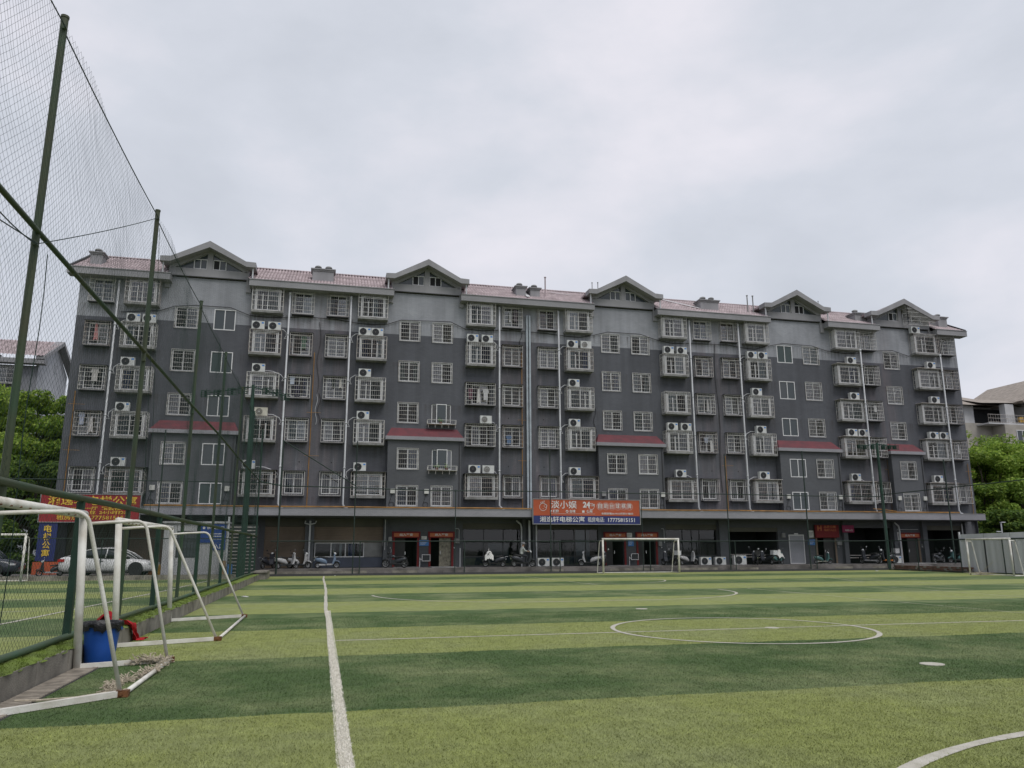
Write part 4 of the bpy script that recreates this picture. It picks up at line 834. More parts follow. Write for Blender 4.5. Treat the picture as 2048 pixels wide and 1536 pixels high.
def bay(x, wd, z0, z1, row, right=False, old=False):
    hw = wd/2; dep = .6; bf = FY-.42; bw = hw-.17
    # glazed box standing out of the wall, with the cage round it
    f = MB(); window_frame(f, x-bw+.1, x+bw-.1, z0+.05, z1-.12, bf, .05, (.5,), d=.06)
    if row != 5: xm = x-bw+.1+(2*bw-.2)*random.choice((.27, .75, .3)); f.box(xm-.028, xm+.028, bf-.05, bf-.01, z0+.1, z1-.42)
    w = f.build('bay_window', M_FRAME, bld)
    for a_, c_ in ((x-bw+.15, x-.02), (x+.02, x+bw-.15)):
        p = MB(); p.quad((a_, bf+.01, z0+.1), (c_, bf+.01, z0+.1), (c_, bf+.01, z1-.17), (a_, bf+.01, z1-.17)); p.build('pane', random.choice(PANES), w)
    for s_ in (-1, 1): j = MB(); xs = sorted((x+s_*bw, x+s_*(bw-.075))); j.box(xs[0], xs[1], bf-.03, bf+.05, z0, z1-.1); xs = sorted((x+s_*bw, x+s_*(bw-.03))); j.box(xs[0], xs[1], bf+.051, FY-.005, z0+.002, z1-.12); j.build('jamb', M_FRAME, w)
    m_ = random.choice(CURT); q = random.random(); a_, c_ = x-bw+.16, x+bw-.16
    if q < .4: curtain(x+.03, c_, z0+.05, z1-.15, bf+.12, m_, w)
    elif q < .7: curtain(a_, x-.03, z0+.05, z1-.15, bf+.12, m_, w)
    else: curtain(a_, a_+.4, z0+.05, z1-.15, bf+.12, m_, w); curtain(c_-.35, c_, z0+.05, z1-.15, bf+.12, random.choice(CURT), w)
    if random.random() < .2: curtain(a_+.02, c_-.5*random.random(), z0+.05, z1-.15, bf+.2, CURT[random.choice((0, 3, 4))], w)
    l = MB(); l.box(x-hw-.02, x+hw+.02, FY-.62, FY-.004, z0-.15, z0-.02); l.build('ledge', M_LEDGE, w)
    l = MB(); l.box(x-bw, x+bw, FY-.5, FY-.006, z1-.1, z1-.02); l.build('bay_head', M_LEDGE, w)
    hb = (0, .2, .42, .63, .82, 1.)
    grille(x-hw, x+hw, z0, z1, FY-.6, .59, hb=hb, parent=w, m_=M_CAGE_D if old else M_CAGE)
    return w
def small(x, wd, dep, z0, z1, row):
    hw = wd/2
    w = glazed(x-.55, x+.55, z0+.12, z1-.08, FY+.05, bld, 'slide')
    grille(x-hw, x+hw, z0, z1, FY-dep, dep-.01, hb=(0, .17, .35, .53, .72, .9, 1.) if row < 5 else (0, .3, .68, 1.), parent=w, m_=random.choice((M_CAGE, M_CAGE_D)))
    l = MB(); l.box(x-hw, x+hw, FY-dep-.02, FY-.004, z0-.07, z0-.02); l.build('ledge', M_AWN, w)
    if row in (2, 3, 4, 5): l = MB(); l.box(x-hw-.05, x+hw+.05, FY-dep-.06, FY-.004, z1+.03, z1+.06); l.build('awning', M_AWN, w)
    return w
for (x, wd) in BIGC:
    for ri, (z0, z1) in enumerate(ROWS):
        wx = wd*(1.1 if ri == 4 else 1.); xx = x+(wx-wd)*.3
        if abs(x-10.08) < .1 and ri in (2, 3):
            w = small(x, 2.02, .45, z0, z1, ri+1)
        else: w = bay(xx, wx, z0, z1, ri+1, old=(ri == 4 or random.random() < .2))
        if ri == 4 or (x > 38 and ri > 0):
            l = MB(); l.box(xx-wx/2-.08, xx+wx/2+.08, FY-.7, FY-.004, z1+.02, z1+.05); l.build('cage_roof', M_AWN if x < 30 else M_CAGE_D, w)
for (x, wd, dep) in SML:
    for ri, (z0, z1) in enumerate(ROWS): small(x, wd*(.93 if ri == 4 else 1), dep, z0, z1, ri+1)
for gi, lst in enumerate(STX):
    for li, (x, k) in enumerate(lst):
        for ri, (z0, z1) in enumerate(STR):
            y = FY if ri < 3 else FY-.6
            rack = gi == 1 and li == 1 and ri in (2, 3)
            if k == 'p' : w = glazed(x-.66, x+.66, z0+.02, z1-.02, y+.03, bld, 'teal')
            elif rack:
                w = glazed(x-.66, x+.66, z0+.04, z1-.04, y+.08, bld, 'slide'); f = MB(); window_frame(f, x-.34, x+.36, z0+.04, z1-.02, y-.0, .05, ()); f.build('sash', M_FRAME, w)
                p = MB(); p.box(x-.28, x+.3, y-.01, y, z0+.09, z1-.07); p.build('pane', M_TEAL, w)
                grille(x-.95, x+.95, z0-.04, z0+.24, y-.42, .41, pitch=.13, hb=(0, 1.), name='rack', parent=w)
                b = MB(); b.box(x-.93, x+.93, y-.41, y-.01, z0-.07, z0-.045)
                for q in range(5): b.box(x-.9+q*.45-.01, x-.9+q*.45+.01, y-.4, y-.39, z0-.3, z0-.07)
                b.build('rack_tray', M_CAGE_D, w)
            else:
                w = glazed(x-.66, x+.66, z0+.04, z1-.04, y+.06, bld, 'slide')
                grille(x-.70, x+.70, z0, z1, y-.05, .04, pitch=.12, hb=(0, .2, .4, .6, .8, 1.) if ri < 3 else (0, .25, .5, .75, 1.), parent=w)
# attic cage at the right gable
w = glazed(44.8, 46.5, 19.0, 20.1, FY-.05, bld, 'teal', name='attic_window'); b = MB()
x = 44.72
while x < 47.3:
    zt = 20.72-(x-44.5)*.44; b.bar((x, FY-.75, 18.95), (x, FY-.75, zt), .010, n=4, cap=False); x += .12
for z in (18.95, 19.3, 19.65, 20.0, 20.3): xe = min(47.25, 44.5+(20.72-z)/.44); b.bar((44.72, FY-.76, z), (xe, FY-.76, z), .015, n=4, cap=False); b.bar((44.72, FY-.76, z), (44.72, FY-.1, z), .015, n=4, cap=False)
for q in range(5): b.bar((44.72, FY-.75+.13*q, 18.95), (44.72, FY-.75+.13*q, 20.6), .01, n=4, cap=False)
tag(b.build('cage', M_CAGE, w), kind='stuff')
# ------------------------------------------------------------------ pipes and cables
for x in (-13.08, -2.73, 1.22, 11.4, 15.7, 25.84, 29.85, 40.03, 47.38):
    b = MB(); y = FY-.32 if x < 38 else FY-.72; zt = 18.25 if x < 38 else 16.75
    pts = [(x, FY-.06, zt), (x, y, zt-.14), (x, y, 4.35), (x+(.12 if x < 11 or x > 20 else .25), y, 4.12), (x+.32, y, 4.06)]
    b.tube(pts, .06, 8); b.bar((x, y, zt-.28), (x, y, zt-.12), .085, n=8)
    for z in (15.2, 12.3, 9.5, 6.6): b.bar((x, y, z), (x, y, z+.1), .075, n=8)
    b.build('downpipe', M_PIPE, bld, smooth=True)
b = MB()
for x in (13.42, 13.62): b.bar((x, FY-.14, 4.0), (x, FY-.14, 17.7), .075, n=8)
b.build('downpipe', mat('pale_blue_pipe', (.36, .40, .44), .5, .12, 2), bld)
for x, zt in ((-14.93, 11.0), (-1.0, 14.2), (13.05, 15.0), (28.28, 8.1), (41.97, 8.2), (49.3, 8.0)):
    b = MB(); b.bar((x, FY-.1, 4.05), (x, FY-.1, zt), .026, n=6)
    for z in (7.4, 10.2): 
        if z < zt: b.bar((x-.3, FY-.12, z), (x+.6, FY-.12, z), .011, n=5)
    b.build('gas_pipe', M_YEL, bld)
b = MB(); b.tube([(-10.3+k*2.87, 50.15, 4.13+.012*math.sin(k*2)) for k in range(21)], .045, 6); b.build('gas_pipe', M_YEL, bld)
b = MB(); b.tube([(39.5, 50.1, 4.36), (40.2, 50.1, 4.32), (41.5, 50.1, 4.18)], .03, 6); b.build('gas_pipe', M_YEL, bld)
# drooping black cable across the whole front
pts = []; ctrl = [(-12.9, 16.15), (-11.6, 16.3), (-10.6, 16.4), (-9.8, 16.75), (-8.5, 16.9), (-6.4, 16.9), (-5.2, 16.45), (-4.1, 16.4), (-3, 16.45), (-1.9, 16.6), (.3, 16.55), (1.6, 16.4), (2.7, 16.35), (3.7, 16.45), (4.6, 16.8), (6.3, 16.85), (8, 16.9), (9.0, 16.45), (10.2, 16.4), (11.2, 16.5), (12.4, 16.55), (14.9, 16.5), (16.2, 16.4), (17.3, 16.35), (18.2, 16.55), (19.5, 16.9), (22, 16.9), (23.4, 16.5), (24.6, 16.35), (26, 16.45), (29, 16.5), (30.3, 16.35), (31.3, 16.3), (32.4, 16.6), (33.7, 16.9), (36.2, 16.85), (37.6, 16.5), (39.2, 16.4), (40.5, 16.5), (42.2, 16.8), (43.5, 16.9), (45, 16.5)]
b = MB(); b.tube([(x, FY-.08-(.5 if any(abs(x-c) < w/2+.05 for c, w in BIGC) else 0)*0, z) for x, z in ctrl], .022, 5); b.build('cable', M_CABLE, bld)
for (x, z0, z1) in ((-.72, 16.3, 11.6), (13.0, 16.5, 14.8), (27.95, 16.5, 5.5), (-.55, 11.5, 9.5), (18.35, 11.5, 9.3)):
    b = MB(); n = 12; b.tube([(x+.09*math.sin(k*.8+x), FY-.05, z0+(z1-z0)*k/n) for k in range(n+1)], .02, 4); b.build('cable', M_CABLE, bld)
b = MB(); b.tube([(-.72+.06*math.sin(k), FY-.07, 11.4-(k*.22)) for k in range(10)], .014, 4); b.build('cable', M_PIPE, bld)
for x in (-10.0, -5.75, 4.3, 6.48, 18.65, 23.0, 32.85, 37.15, 42.25, 44.5):
    b = MB(); b.box(x-.14, x+.14, FY-.72, FY-.602, 5.05, 5.35); mb_ = b.build('meter_box', M_CONC if x == 18.65 else mat('meter_box_paint', (.5, .5, .47), .5, .1, 3) if x == -10.0 else bpy.data.materials['meter_box_paint'], bld)
    b = MB(); b.tube([(x-.05+.17*math.cos(k*.7), FY-.63, 4.35+.17*math.sin(k*.7)) for k in range(14)]+[(x, FY-.63, 5.05)], .012, 4); b.build('coiled_cable', M_CABLE, mb_)
# dark vent holes in the tiled wall
for x, z in ((-13.3, 6.75), (-1.6, 7.0), (.4, 7.0), (12.1, 7.0), (14.6, 7.0), (27.2, 7.0), (29.3, 7.0), (12.1, 10.3), (14.6, 10.3)): b = MB(); b.bar((x, FY-.004, z), (x, FY+.01, z), .045, n=8); b.build('wall_vent', M_ROOM, bld)
# ------------------------------------------------------------------ canopy and ground floor
b = MB(); b.box(BX0-.2, 48.7, 49.42, FY-.003, 3.56, 3.99); b.build('canopy', M_FASC, bld)
b = MB(); b.box(BX0-.22, 48.72, 49.40, 50.0, 3.992, 4.03); b.build('canopy_coping', M_CONC, bld)
b = MB(); b.box(BX0-.2, 48.6, 49.6, 51.19, 3.50, 3.558); b.build('soffit', M_BLOCK, bld)
GY = 51.45
G_open = [(-14.6, -11.6, .2, 3.2, 2.5), (-11.2, -7.5, .2, 3.2, 2.5), (-7.0, -4.0, .2, 3.2, 2.5), (-3.45, -1.0, .4, 3.45, 2.), (-.45, 3.85, .4, 3.45, 2.), (4.62, 6.05, .42, 2.3, 2.5), (6.95, 8.3, .42, 2.3, 2.5), (9.05, 13.0, .42, 3.2, 2.5), (14.0, 18.5, .42, 3.2, 2.5), (19.05, 20.35, .42, 2.3, 2.5), (21.4, 22.7, .42, 2.3, 2.5), (23.5, 27.45, .42, 3.2, 2.5), (28.2, 32.3, .42, 3.0, 3.), (35.5, 36.95, .42, 2.35, 2.5), (38.0, 41.9, .42, 3.0, 3.), (42.75, 44.2, .42, 2.3, 2.5), (44.95, 48.3, .42, 3.2, 3.)]
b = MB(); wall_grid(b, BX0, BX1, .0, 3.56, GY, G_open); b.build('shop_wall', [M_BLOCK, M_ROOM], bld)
b = MB(); b.box(BX0, BX1, FY, GY, 3.56, 3.6); b.build('lintel', M_BLOCK, bld)
for (a, c) in ((-1.0, -.45), (3.86, 4.1), (13.05, 13.25), (13.75, 13.95), (27.5, 28.15), (37.6, 37.95), (41.92, 42.2), (44.5, 44.9), (48.4, 49.0)):
    b = MB(); b.box(a, c, FY-.05, GY-.002, .4, 3.5); b.build('pillar', M_BLOCK, bld)
# platform in front of the shops
b = MB(); b.box(-3.45, 49.6, 48.98, GY, .0, .40); tag(b.build('shop_platform', M_PLAT), kind='structure')
pb = empty('platform_edge', (17, 48.9, 0)); tag(pb, kind='structure')
x = -3.1
while x < 38.8:
    L_ = random.uniform(1.35, 1.7); b = MB(); o_ = random.uniform(-.01, .01); b.box(x+.01, x+L_-.01, 48.86+o_, 48.978, .0, .27+o_); b.build('edge_stone', M_KERB if random.random() < .35 else M_PLAT, pb); x += L_
# roller shutters
M_SHUT = mat('brown_shutter', (.16, .12, .088), .6, .15, .8); M_SHUTD = mat('dark_olive_shutter', (.075, .072, .055), .6, .15, .8); M_STEEL = mat('blue_grey_panel', (.06, .07, .10), .5, .1, 1)
def shutter(x0, x1, z0, z1, y, m_, nm='roller_shutter'):
    s_ = empty(nm, (x0, y, z0)); s_.parent = bld; s_.location = Vector((x0, y, z0))-wl(bld)
    n = max(1, int((z1-z0)/.105)); me = None
    for k in range(n):
        z = z0+(z1-z0)*k/n; h = (z1-z0)/n
        if me is None:
            b = MB(); b.prism([(y, z0), (y, z0+h*.92), (y+.03, z0+h), (y+.03, z0)], x0, x1, axis='x'); me = b.mesh('slat', m_, (x0, y, z0))
        place('slat', me, s_, (x0, y, z))
    return s_
shutter(-3.45, -1.0, .42, 2.95, GY+.08, M_SHUT); shutter(-.45, 3.85, 1.98, 2.95, GY+.08, M_SHUT)
for (a, c) in ((-3.45, -1.0), (-.45, 3.85)): b = MB(); b.box(a, c, GY+.03, GY+.07, 2.96, 3.45); b.build('shutter_hood', M_SHUTD, bld)
for (a, c) in ((-14.6, -11.6), (-7.0, -4.0)): shutter(a, c, .25, 3.1, GY+.08, M_SHUTD)
shutter(-11.2, -7.5, .25, 3.1, GY+.08, M_SHUT)
for (a, c) in ((9.05, 13.0), (23.5, 27.45), (28.2, 32.3), (14.0, 18.5), (44.95, 48.3)): b = MB(); b.box(a, c, GY+.03, GY+.08, 2.85 if a != 28.2 else 2.7, 3.3); b.build('shutter_hood', M_SHUTD, bld)
# half-shuttered shop: window and blue low wall
f = MB(); window_frame(f, -.4, 2.7, 1.05, 1.97, GY+.2, .06, (.33, .62)); w = f.build('shop_window', M_FRAME, bld); p = MB(); p.quad((-.4, GY+.21, 1.05), (2.7, GY+.21, 1.05), (2.7, GY+.21, 1.97), (-.4, GY+.21, 1.97)); p.build('pane', M_SHOPGLASS, w)
for a_, c_, m_ in ((.6, .9, CURT[3]), (1.15, 1.3, CURT[4]), (1.7, 2.1, CURT[5])): curtain(a_, c_, 1.1, 1.95, GY+.4, m_, w)
b = MB(); b.box(-.44, 3.84, GY+.14, GY+.19, .42, 1.04); b.build('stall_riser', M_STEEL, bld)
b = MB(); b.box(2.72, 3.82, GY+.14, GY+.2, 1.05, 1.97); b.box(2.9, 3.7, GY+.1, GY+.139, 1.1, 1.62); b.build('serving_hatch', M_CONC, bld)
# glazed shop fronts
def shopfront(x0, x1, mull, zr=1.05, top=2.85):
    f = MB(); window_frame(f, x0, x1, .44, top, GY+.12, .05, mull); f.box(x0+.05, x1-.05, GY+.1, GY+.14, zr-.03, zr+.03); w = f.build('shop_front', M_AWN, bld)
    p = MB(); p.quad((x0, GY+.13, .44), (x1, GY+.13, .44), (x1, GY+.13, top), (x0, GY+.13, top)); p.build('pane', M_SHOPGLASS, w)
    r_ = MB(); r_.box(x0+.05, x1-.05, GY+.135, GY+.16, .46, zr-.04); r_.build('lower_panel', M_STEEL, w); return w
w = shopfront(9.05, 13.0, (.36, .70)); b = MB(); b.box(10.9, 12.3, GY+.6, GY+.62, 1.0, 1.9); b.build('window_poster', CURT[3], w)
w = shopfront(14.0, 18.5, (.3, .62, .8)); b = MB(); b.box(16.9, 17.9, GY+.15, GY+.18, .5, 2.8); b.build('inner_panel', mat('blue_grey_door', (.13, .14, .17), .6, .1, 1), w)
w = shopfront(23.5, 27.45, (.33, .66))
b = MB()
for k in range(9): b.box(14.5+k*.35, 14.8+k*.35, GY+.5, GY+.9, 1.0, 1.25+.5*random.random())
b.build('shelf_goods', M_ROOM, bld)
for (a, c, z) in ((28.35, 30.4, 1.1), (30.6, 32.1, 1.05), (38.1, 39.9, 1.0)): 
    b = MB(); b.bar((a, GY-.05, z), (c, GY-.05, z), .03, n=6); b.bar((a, GY-.05, z-.18), (c, GY-.05, z-.18), .03, n=6); b.build('barrier_rail', M_CAGE_D, bld)
# stair doors with red paper surround
M_DOOR = plain('dark_door', (.045, .042, .042), .5); M_GDOOR = mat('grey_security_door', (.26, .265, .29), .5, .08, 1)
for k, (a, c) in enumerate(((4.62, 6.05), (6.95, 8.3), (19.05, 20.35), (21.4, 22.7), (35.5, 36.95), (42.75, 44.2))):
    for u0, u1 in ((a-.14, a-.005), (c+.005, c+.14)): d = MB(); d.box(u0, u1, GY-.05, GY-.003, .42, 2.3); d.build('door_surround', M_REDF if k < 4 else M_SHUT, bld)
    b = MB(); w_ = c-a
    if k in (1, 4, 5): b.box(a+w_*.42, c-.02, GY+.1, GY+.15, .43, 2.26)
    else: b.box(a+.02, a+w_*.5, GY+.5, GY+.55, .43, 2.26)
    dl = b.build('door', mat('cream_paper_door', (.24, .22, .17), .7, .3, 8) if k == 1 else M_DOOR, bld)
    b = MB(); b.box(a+w_*.46, a+w_*.49, GY+.08, GY+.1, 1.2, 1.4); b.build('handle', M_CHROME, dl)
    b = MB(); b.box(a-.12, c+.12, 49.9, GY, .40, .44) if k in (1, 5) else b.box(a-.1, c+.1, GY-.5, GY, .401, .43); b.build('door_step', M_CONC, bld)
    lab = ['first', 'second', 'third', 'fourth', 'fifth', 'sixth'][k]
    sg = MB(); sg.box(a-.2, c+.2, GY-.1, GY-.06, 2.26, 2.66); so_ = sg.build('door_banner', M_REDF, None, origin=((a+c)/2, GY-.08, 2.3)); tag(so_, 'red banner with orange strip above the %s stair door from the left' % lab, 'sign', 'banners over the stair doors')
    sg = MB(); sg.box(a-.08, c+.08, GY-.115, GY-.101, 2.33, 2.56); sg.build('strip', M_ORG, so_)
    ztext('出入平安', .17, ((a+c)/2, GY-.12, 2.445), M_TXTW, so_, width=.85, ax='CENTER', bold=.004)
b = MB(); window_frame(b, 33.15, 34.4, .42, 2.5, GY-.03, .06, ()); b.box(33.6, 33.9, GY-.1, GY-.06, 2.52, 2.6); dfr = b.build('door_frame', M_FRAME, bld); b = MB(); b.box(33.2, 34.35, GY-.03, GY-.005, .45, 2.44); b.build('security_door', M_GDOOR, dfr)
# poles and conduits in front of the shops
for x, z0, z1, r in ((-.72, .4, 3.3, .06), (12.95, .4, 3.4, .05), (13.98, .4, 3.1, .05), (13.5, .4, 3.4, .07), (42.35, .4, 3.4, .06), (48.0, .4, 3.3, .05), (3.95, 1.5, 3.4, .02), (8.82, .4, 1.6, .03), (34.55, .4, 3.2, .03)):
    b = MB()
    if x in (12.95, 42.35): b.tube([(x-.35, FY-.12, z1), (x-.05, FY-.14, z1-.25), (x, FY-.14, z1-.5), (x, FY-.14, z0)], r, 8)
    else: b.bar((x, FY-.14, z0), (x, FY-.14, z1), r, n=8)
    b.build('drainpipe', M_PIPE, bld)
b = MB(); b.tube([(-1.0, FY-.2, 3.3), (-1.05, FY-.2, 3.15), (-.75, FY-.2, 3.08), (-.4, FY-.2, 3.15), (-.35, FY-.2, 3.3)], .04, 6); b.build('drainpipe', M_PIPE, bld)
for (x0, x1, z) in ((8.55, 8.8, 2.85), (44.3, 42.4, 2.9), (23.15, 23.35, 2.9)):
    b = MB(); b.tube([(x0, GY-.05, z), (x1-.05*(1 if x1 > x0 else -1), GY-.05, z), (x1, GY-.05, z-.08), (x1, GY-.05, 1.9)], .02, 5); b.build('conduit', M_PIPE, bld)
for (x, z, w_) in ((3.98, 1.75, .35), (4.3, 2.0, .22), (8.65, 1.9, .35), (23.0, 1.7, .25), (37.3, 1.75, .4), (32.7, 2.3, .25), (44.6, 1.5, .25)):
    b = MB(); b.box(x-w_/2, x+w_/2, GY-.16, GY-.01, z, z+.32); b.box(x-w_/2+.02, x+w_/2-.02, GY-.17, GY-.161, z+.03, z+.13); b.build('electric_box', M_CONC, bld)
# small lamps and bulbs seen inside and beside doors
for (x, y, z, r) in ((4.33, GY-.12, 1.62, .045), (8.48, GY-.12, 1.62, .045), (30.6, GY+1.2, 1.62, .06), (23.1, GY-.12, 1.6, .045), (37.2, GY-.12, 1.6, .03), (44.45, GY-.12, 1.62, .045)):
    b = MB(); ringloft(b, [(x, y, z-r, r*.3), (x, y, z-r*.5, r*.85), (x, y, z, r), (x, y, z+r*.5, r*.85), (x, y, z+r, r*.3)], n=8); b.build('globe_lamp', M_LAMP, bld)
# ------------------------------------------------------------------ air conditioners
def ac_unit(kind='new', sc=1.):
    t = empty('air_conditioner', (0, 0, 0))
    w, h, d = .79*sc, .54*sc, .30
    cas = M_AC if kind != 'old' else M_ACOLD
    b = MB(); b.box(-w/2, w/2, -d, 0, .03, h); b.box(-w/2-.005, w/2+.005, -d-.006, .005, h, h+.015); b.box(-w*.32, -w*.25, -d+.03, -.03, 0, .03); b.box(w*.25, w*.32, -d+.03, -.03, 0, .03)
    b.box(w*.24, w*.245, -d-.003, -d, .05, h-.02); c = b.build('casing', cas, t)
    fm = M_FAN if kind == 'new' else (M_FANG if kind == 'old' else M_FANG)
    cx, cz, R_ = -w*.14, h*.52, h*.40
    b = MB(); b.bar((cx, -d-.004, cz), (cx, -d-.001, cz), R_, n=24); f = b.build('fan_opening', fm, t)
    b = MB(); b.ring((cx, -d-.01, cz), R_, .014, n=24, m=5)
    for r in (.3, .52, .74): b.ring((cx, -d-.012, cz), R_*r, .004, n=20, m=3)
    for k in range(10): a = k*math.pi/5; b.bar((cx, -d-.012, cz), (cx+R_*math.cos(a), -d-.012, cz+R_*math.sin(a)), .004, n=3, cap=False)
    b.build('fan_guard', M_FAN if kind == 'new' else cas, f)
    b = MB(); b.bar((cx, -d-.02, cz), (cx, -d-.013, cz), .035, n=10); b.build('hub', M_AC if kind == 'old' else M_FANG, f)
    if kind == 'new': b = MB(); b.box(w*.27, w*.45, -d-.008, -d-.002, h*.72, h*.90); b.build('blue_label', M_BLUE, t)
    return t
AC = {k: ac_unit(k) for k in ('new', 'grey', 'old')}; AC['big'] = ac_unit('new', 1.18)
used = set()
def put_ac(kind, x, y, z, label, group):
    o = AC[kind]
    if kind in used: o = copy_tree(AC[kind])
    used.add(kind); o.location = (x, y, z); tag(o, label, 'air conditioner', group); return o
CN = ['first', 'second', 'third', 'fourth', 'fifth', 'sixth', 'seventh', 'eighth', 'ninth']; RN = ['top', 'second', 'third', 'fourth', 'bottom']
ACS = {0: {1: 'nn', 2: 'n.', 3: 'n.', 4: 'n.'}, 1: {1: 'nn', 2: 'n.', 3: 'o', 4: 'n.'}, 2: {1: 'nn', 2: 'n.', 3: 'n.', 4: 'n.'}, 3: {1: 'nn', 3: '.g', 4: 'ng'}, 4: {1: 'ng', 2: 'n.', 3: 'n.', 4: 'n.'}, 5: {1: 'nn', 3: 'nn', 4: 'c'}, 6: {1: 'nn', 2: 'n.', 3: 'n.', 4: 'n.'}, 7: {1: 'c', 2: 'c', 3: 'nn', 4: 'c'}, 8: {0: 'n.', 1: 'c', 2: 'c', 3: 'nn', 4: 'c'}}
XO = {(0, 1): (-.37, .55), (0, 2): (-.45,), (0, 3): (-.48,), (0, 4): (-.42,), (1, 1): (-.5, .52), (1, 2): (-.3,), (1, 4): (-.5,), (2, 1): (-.5, .32), (2, 2): (-.4,), (2, 3): (-.42,), (2, 4): (-.5,), (3, 1): (-.6, .42), (4, 1): (-.5, .5), (4, 2): (-.45,), (4, 3): (-.45,), (4, 4): (-.5,), (5, 1): (-.48, .55), (5, 3): (-.45, .6), (6, 1): (-.5, .38), (6, 2): (-.3,), (6, 3): (-.15,), (6, 4): (-.15,)}
for ci, rows in ACS.items():
    x, wd = BIGC[ci]
    for ri, code in rows.items():
        z = ROWS[ri][1]+(.055 if (ri == 4 or (x > 38 and ri > 0)) else .018); kinds = [c for c in code if c != '.']
        offs = XO.get((ci, ri))
        if offs is None: offs = (-.42, .52) if len(kinds) == 2 else ((.35,) if code == '.g' else ((.02,) if code in 'co' else (-.4,)))
        if ci >= 7 and len(kinds) == 2: offs = (-.25, .68)
        if ci >= 7 and len(kinds) == 1: offs = (.25,) if ri < 4 else (-.3,)
        if (ci, ri) == (8, 0): offs = (-.85,)
        for k, c in enumerate(kinds):
            kind = {'n': 'new', 'g': 'grey', 'o': 'old', 'c': 'new'}[c]
            side = '' if len(kinds) == 1 else ('left of two ' if k == 0 else 'right of two ')
            lab = '%sair conditioners over %s window cage in %s wide column from left' % (side, RN[ri], CN[ci]) if len(kinds) > 1 else '%s air conditioner over %s window cage in %s wide column from left' % ('old cream' if c == 'o' else 'single white', RN[ri], CN[ci])
            put_ac(kind, x+offs[k], FY-.24, z, lab, 'air conditioners above the window cages')
            # flexible hose to the nearest downpipe
        px_ = min((-13.08, -2.73, 1.22, 11.4, 15.7, 25.84, 29.85, 40.03, 47.38), key=lambda q: abs(q-x)); xs = x+offs[-1 if px_ > x else 0]+(.38 if px_ > x else -.38); dx = px_-xs
        p = [(xs, FY-.2, z+.18), (xs+dx*.35, FY-.16, z+.17), (xs+dx*.75, FY-.14, z-.02), (px_-.12*(1 if dx > 0 else -1), FY-.16, z-.25), (px_-.22*(1 if dx > 0 else -1), FY-.2, z-.45), (px_, FY-.25, z-.42)]
        hose = MB(); hose.tube(p, .025, 5); hose.build('drain_hose', M_PIPE, bld)
for (x, y, k, lb) in ((14.15, 50.25, 'new', 'left of two ground air conditioners between drainpipe and glass shop'), (15.12, 50.25, 'new', 'right of two ground air conditioners below the red and blue sign'), (25.75, 50.3, 'new', 'left of a ground air conditioner pair right of the large goal'), (26.85, 50.3, 'new', 'right of a ground air conditioner pair beside the grey pillar'), (28.35, 50.3, 'big', 'large ground air conditioner in front of the dark shop opening'), (41.5, 50.9, 'new', 'ground air conditioner beside the drainpipe under the fifth gable')):
    put_ac(k, x, y, .402, lb, 'air conditioners standing on the platform')
# ------------------------------------------------------------------ signs
sg = empty('shop_sign', (17, 49.25, 3.1), 'wide orange and blue shop sign on the canopy under the third gable', 'sign')
b = MB(); b.box(13.3, 20.66, 49.24, 49.38, 3.655, 4.70); b.build('orange_panel', M_SIGNO, sg)
b = MB(); b.box(13.3, 20.66, 49.24, 49.38, 3.12, 3.645); b.build('blue_panel', M_SIGNB, sg)
b = MB(); window_frame(b, 13.24, 20.72, 3.09, 4.74, 49.3, .045, (), d=.16); b.build('frame', M_CONC, sg)
Yt = 49.233
ztext('淡小娱', .60, (14.50, Yt, 4.33), M_TXTW, sg, width=1.75, bold=.005, sy=.9)
ztext('24', .5, (16.68, Yt, 4.36), M_TXTW, sg, width=.5, bold=.02)
ztext('小时', .2, (17.25, Yt, 4.33), M_TXTW, sg, width=.26, bold=.004)
b = MB(); b.ring((17.27, Yt+.004, 4.27), .2, .014, n=24, m=4)
for k in range(6): b.ring((17.87+.415*k, Yt+.004, 4.28), .235, .007, n=22, m=4)
b.build('ring', M_TXTW, sg)
for k, c in enumerate('自助台球棋牌'): ztext(c, .36, (17.87+.415*k, Yt, 4.28), M_TXTW, sg, width=.29, ax='CENTER', bold=.003)
ztext('棋牌', .2, (14.6, Yt, 3.93), M_TXTW, sg, width=.4, bold=.004); ztext('台球', .2, (15.75, Yt, 3.93), M_TXTW, sg, width=.4, bold=.004); ztext('休闲', .2, (16.92, Yt, 3.93), M_TXTW, sg, width=.4, bold=.004)
b = MB(); b.ring((15.58, Yt+.003, 3.93), .07, .025, n=14, m=4); b.box(16.62, 16.78, Yt-.004, Yt+.004, 3.86, 4.0); b.prism([(14.42, 4.0), (14.56, 4.0), (14.49, 3.9)], Yt-.004, Yt+.004); b.box(14.48, 14.5, Yt-.004, Yt+.004, 3.85, 3.9); b.box(14.45, 17.5, Yt-.003, Yt+.004, 3.775, 3.787); b.build('symbol', M_TXTW, sg)
ztext('全国连锁50-9513棋牌小娱店', .14, (17.95, Yt, 3.80), M_TXTW, sg, width=2.25, bold=.002)
b = MB(); b.ring((13.95, Yt+.003, 4.2), .24, .014, n=24, m=4)
for a, r in ((100, .3), (80, .34), (118, .28)): q = math.radians(a); b.bar((13.95+.25*math.cos(q), Yt, 4.2+.25*math.sin(q)), (13.95+(r+.08)*math.cos(q), Yt, 4.2+(r+.08)*math.sin(q)), .02, n=5)
b.ring((14.12, Yt+.003, 4.27), .1, .011, n=14, m=4); b.bar((13.9, Yt, 4.12), (14.0, Yt, 4.08), .01, n=4); b.build('round_emblem', M_TXTW, sg)
ztext('湘逸轩电梯公寓', .42, (13.72, Yt, 3.385), M_TXTW, sg, width=3.05, bold=.004, sy=.92)
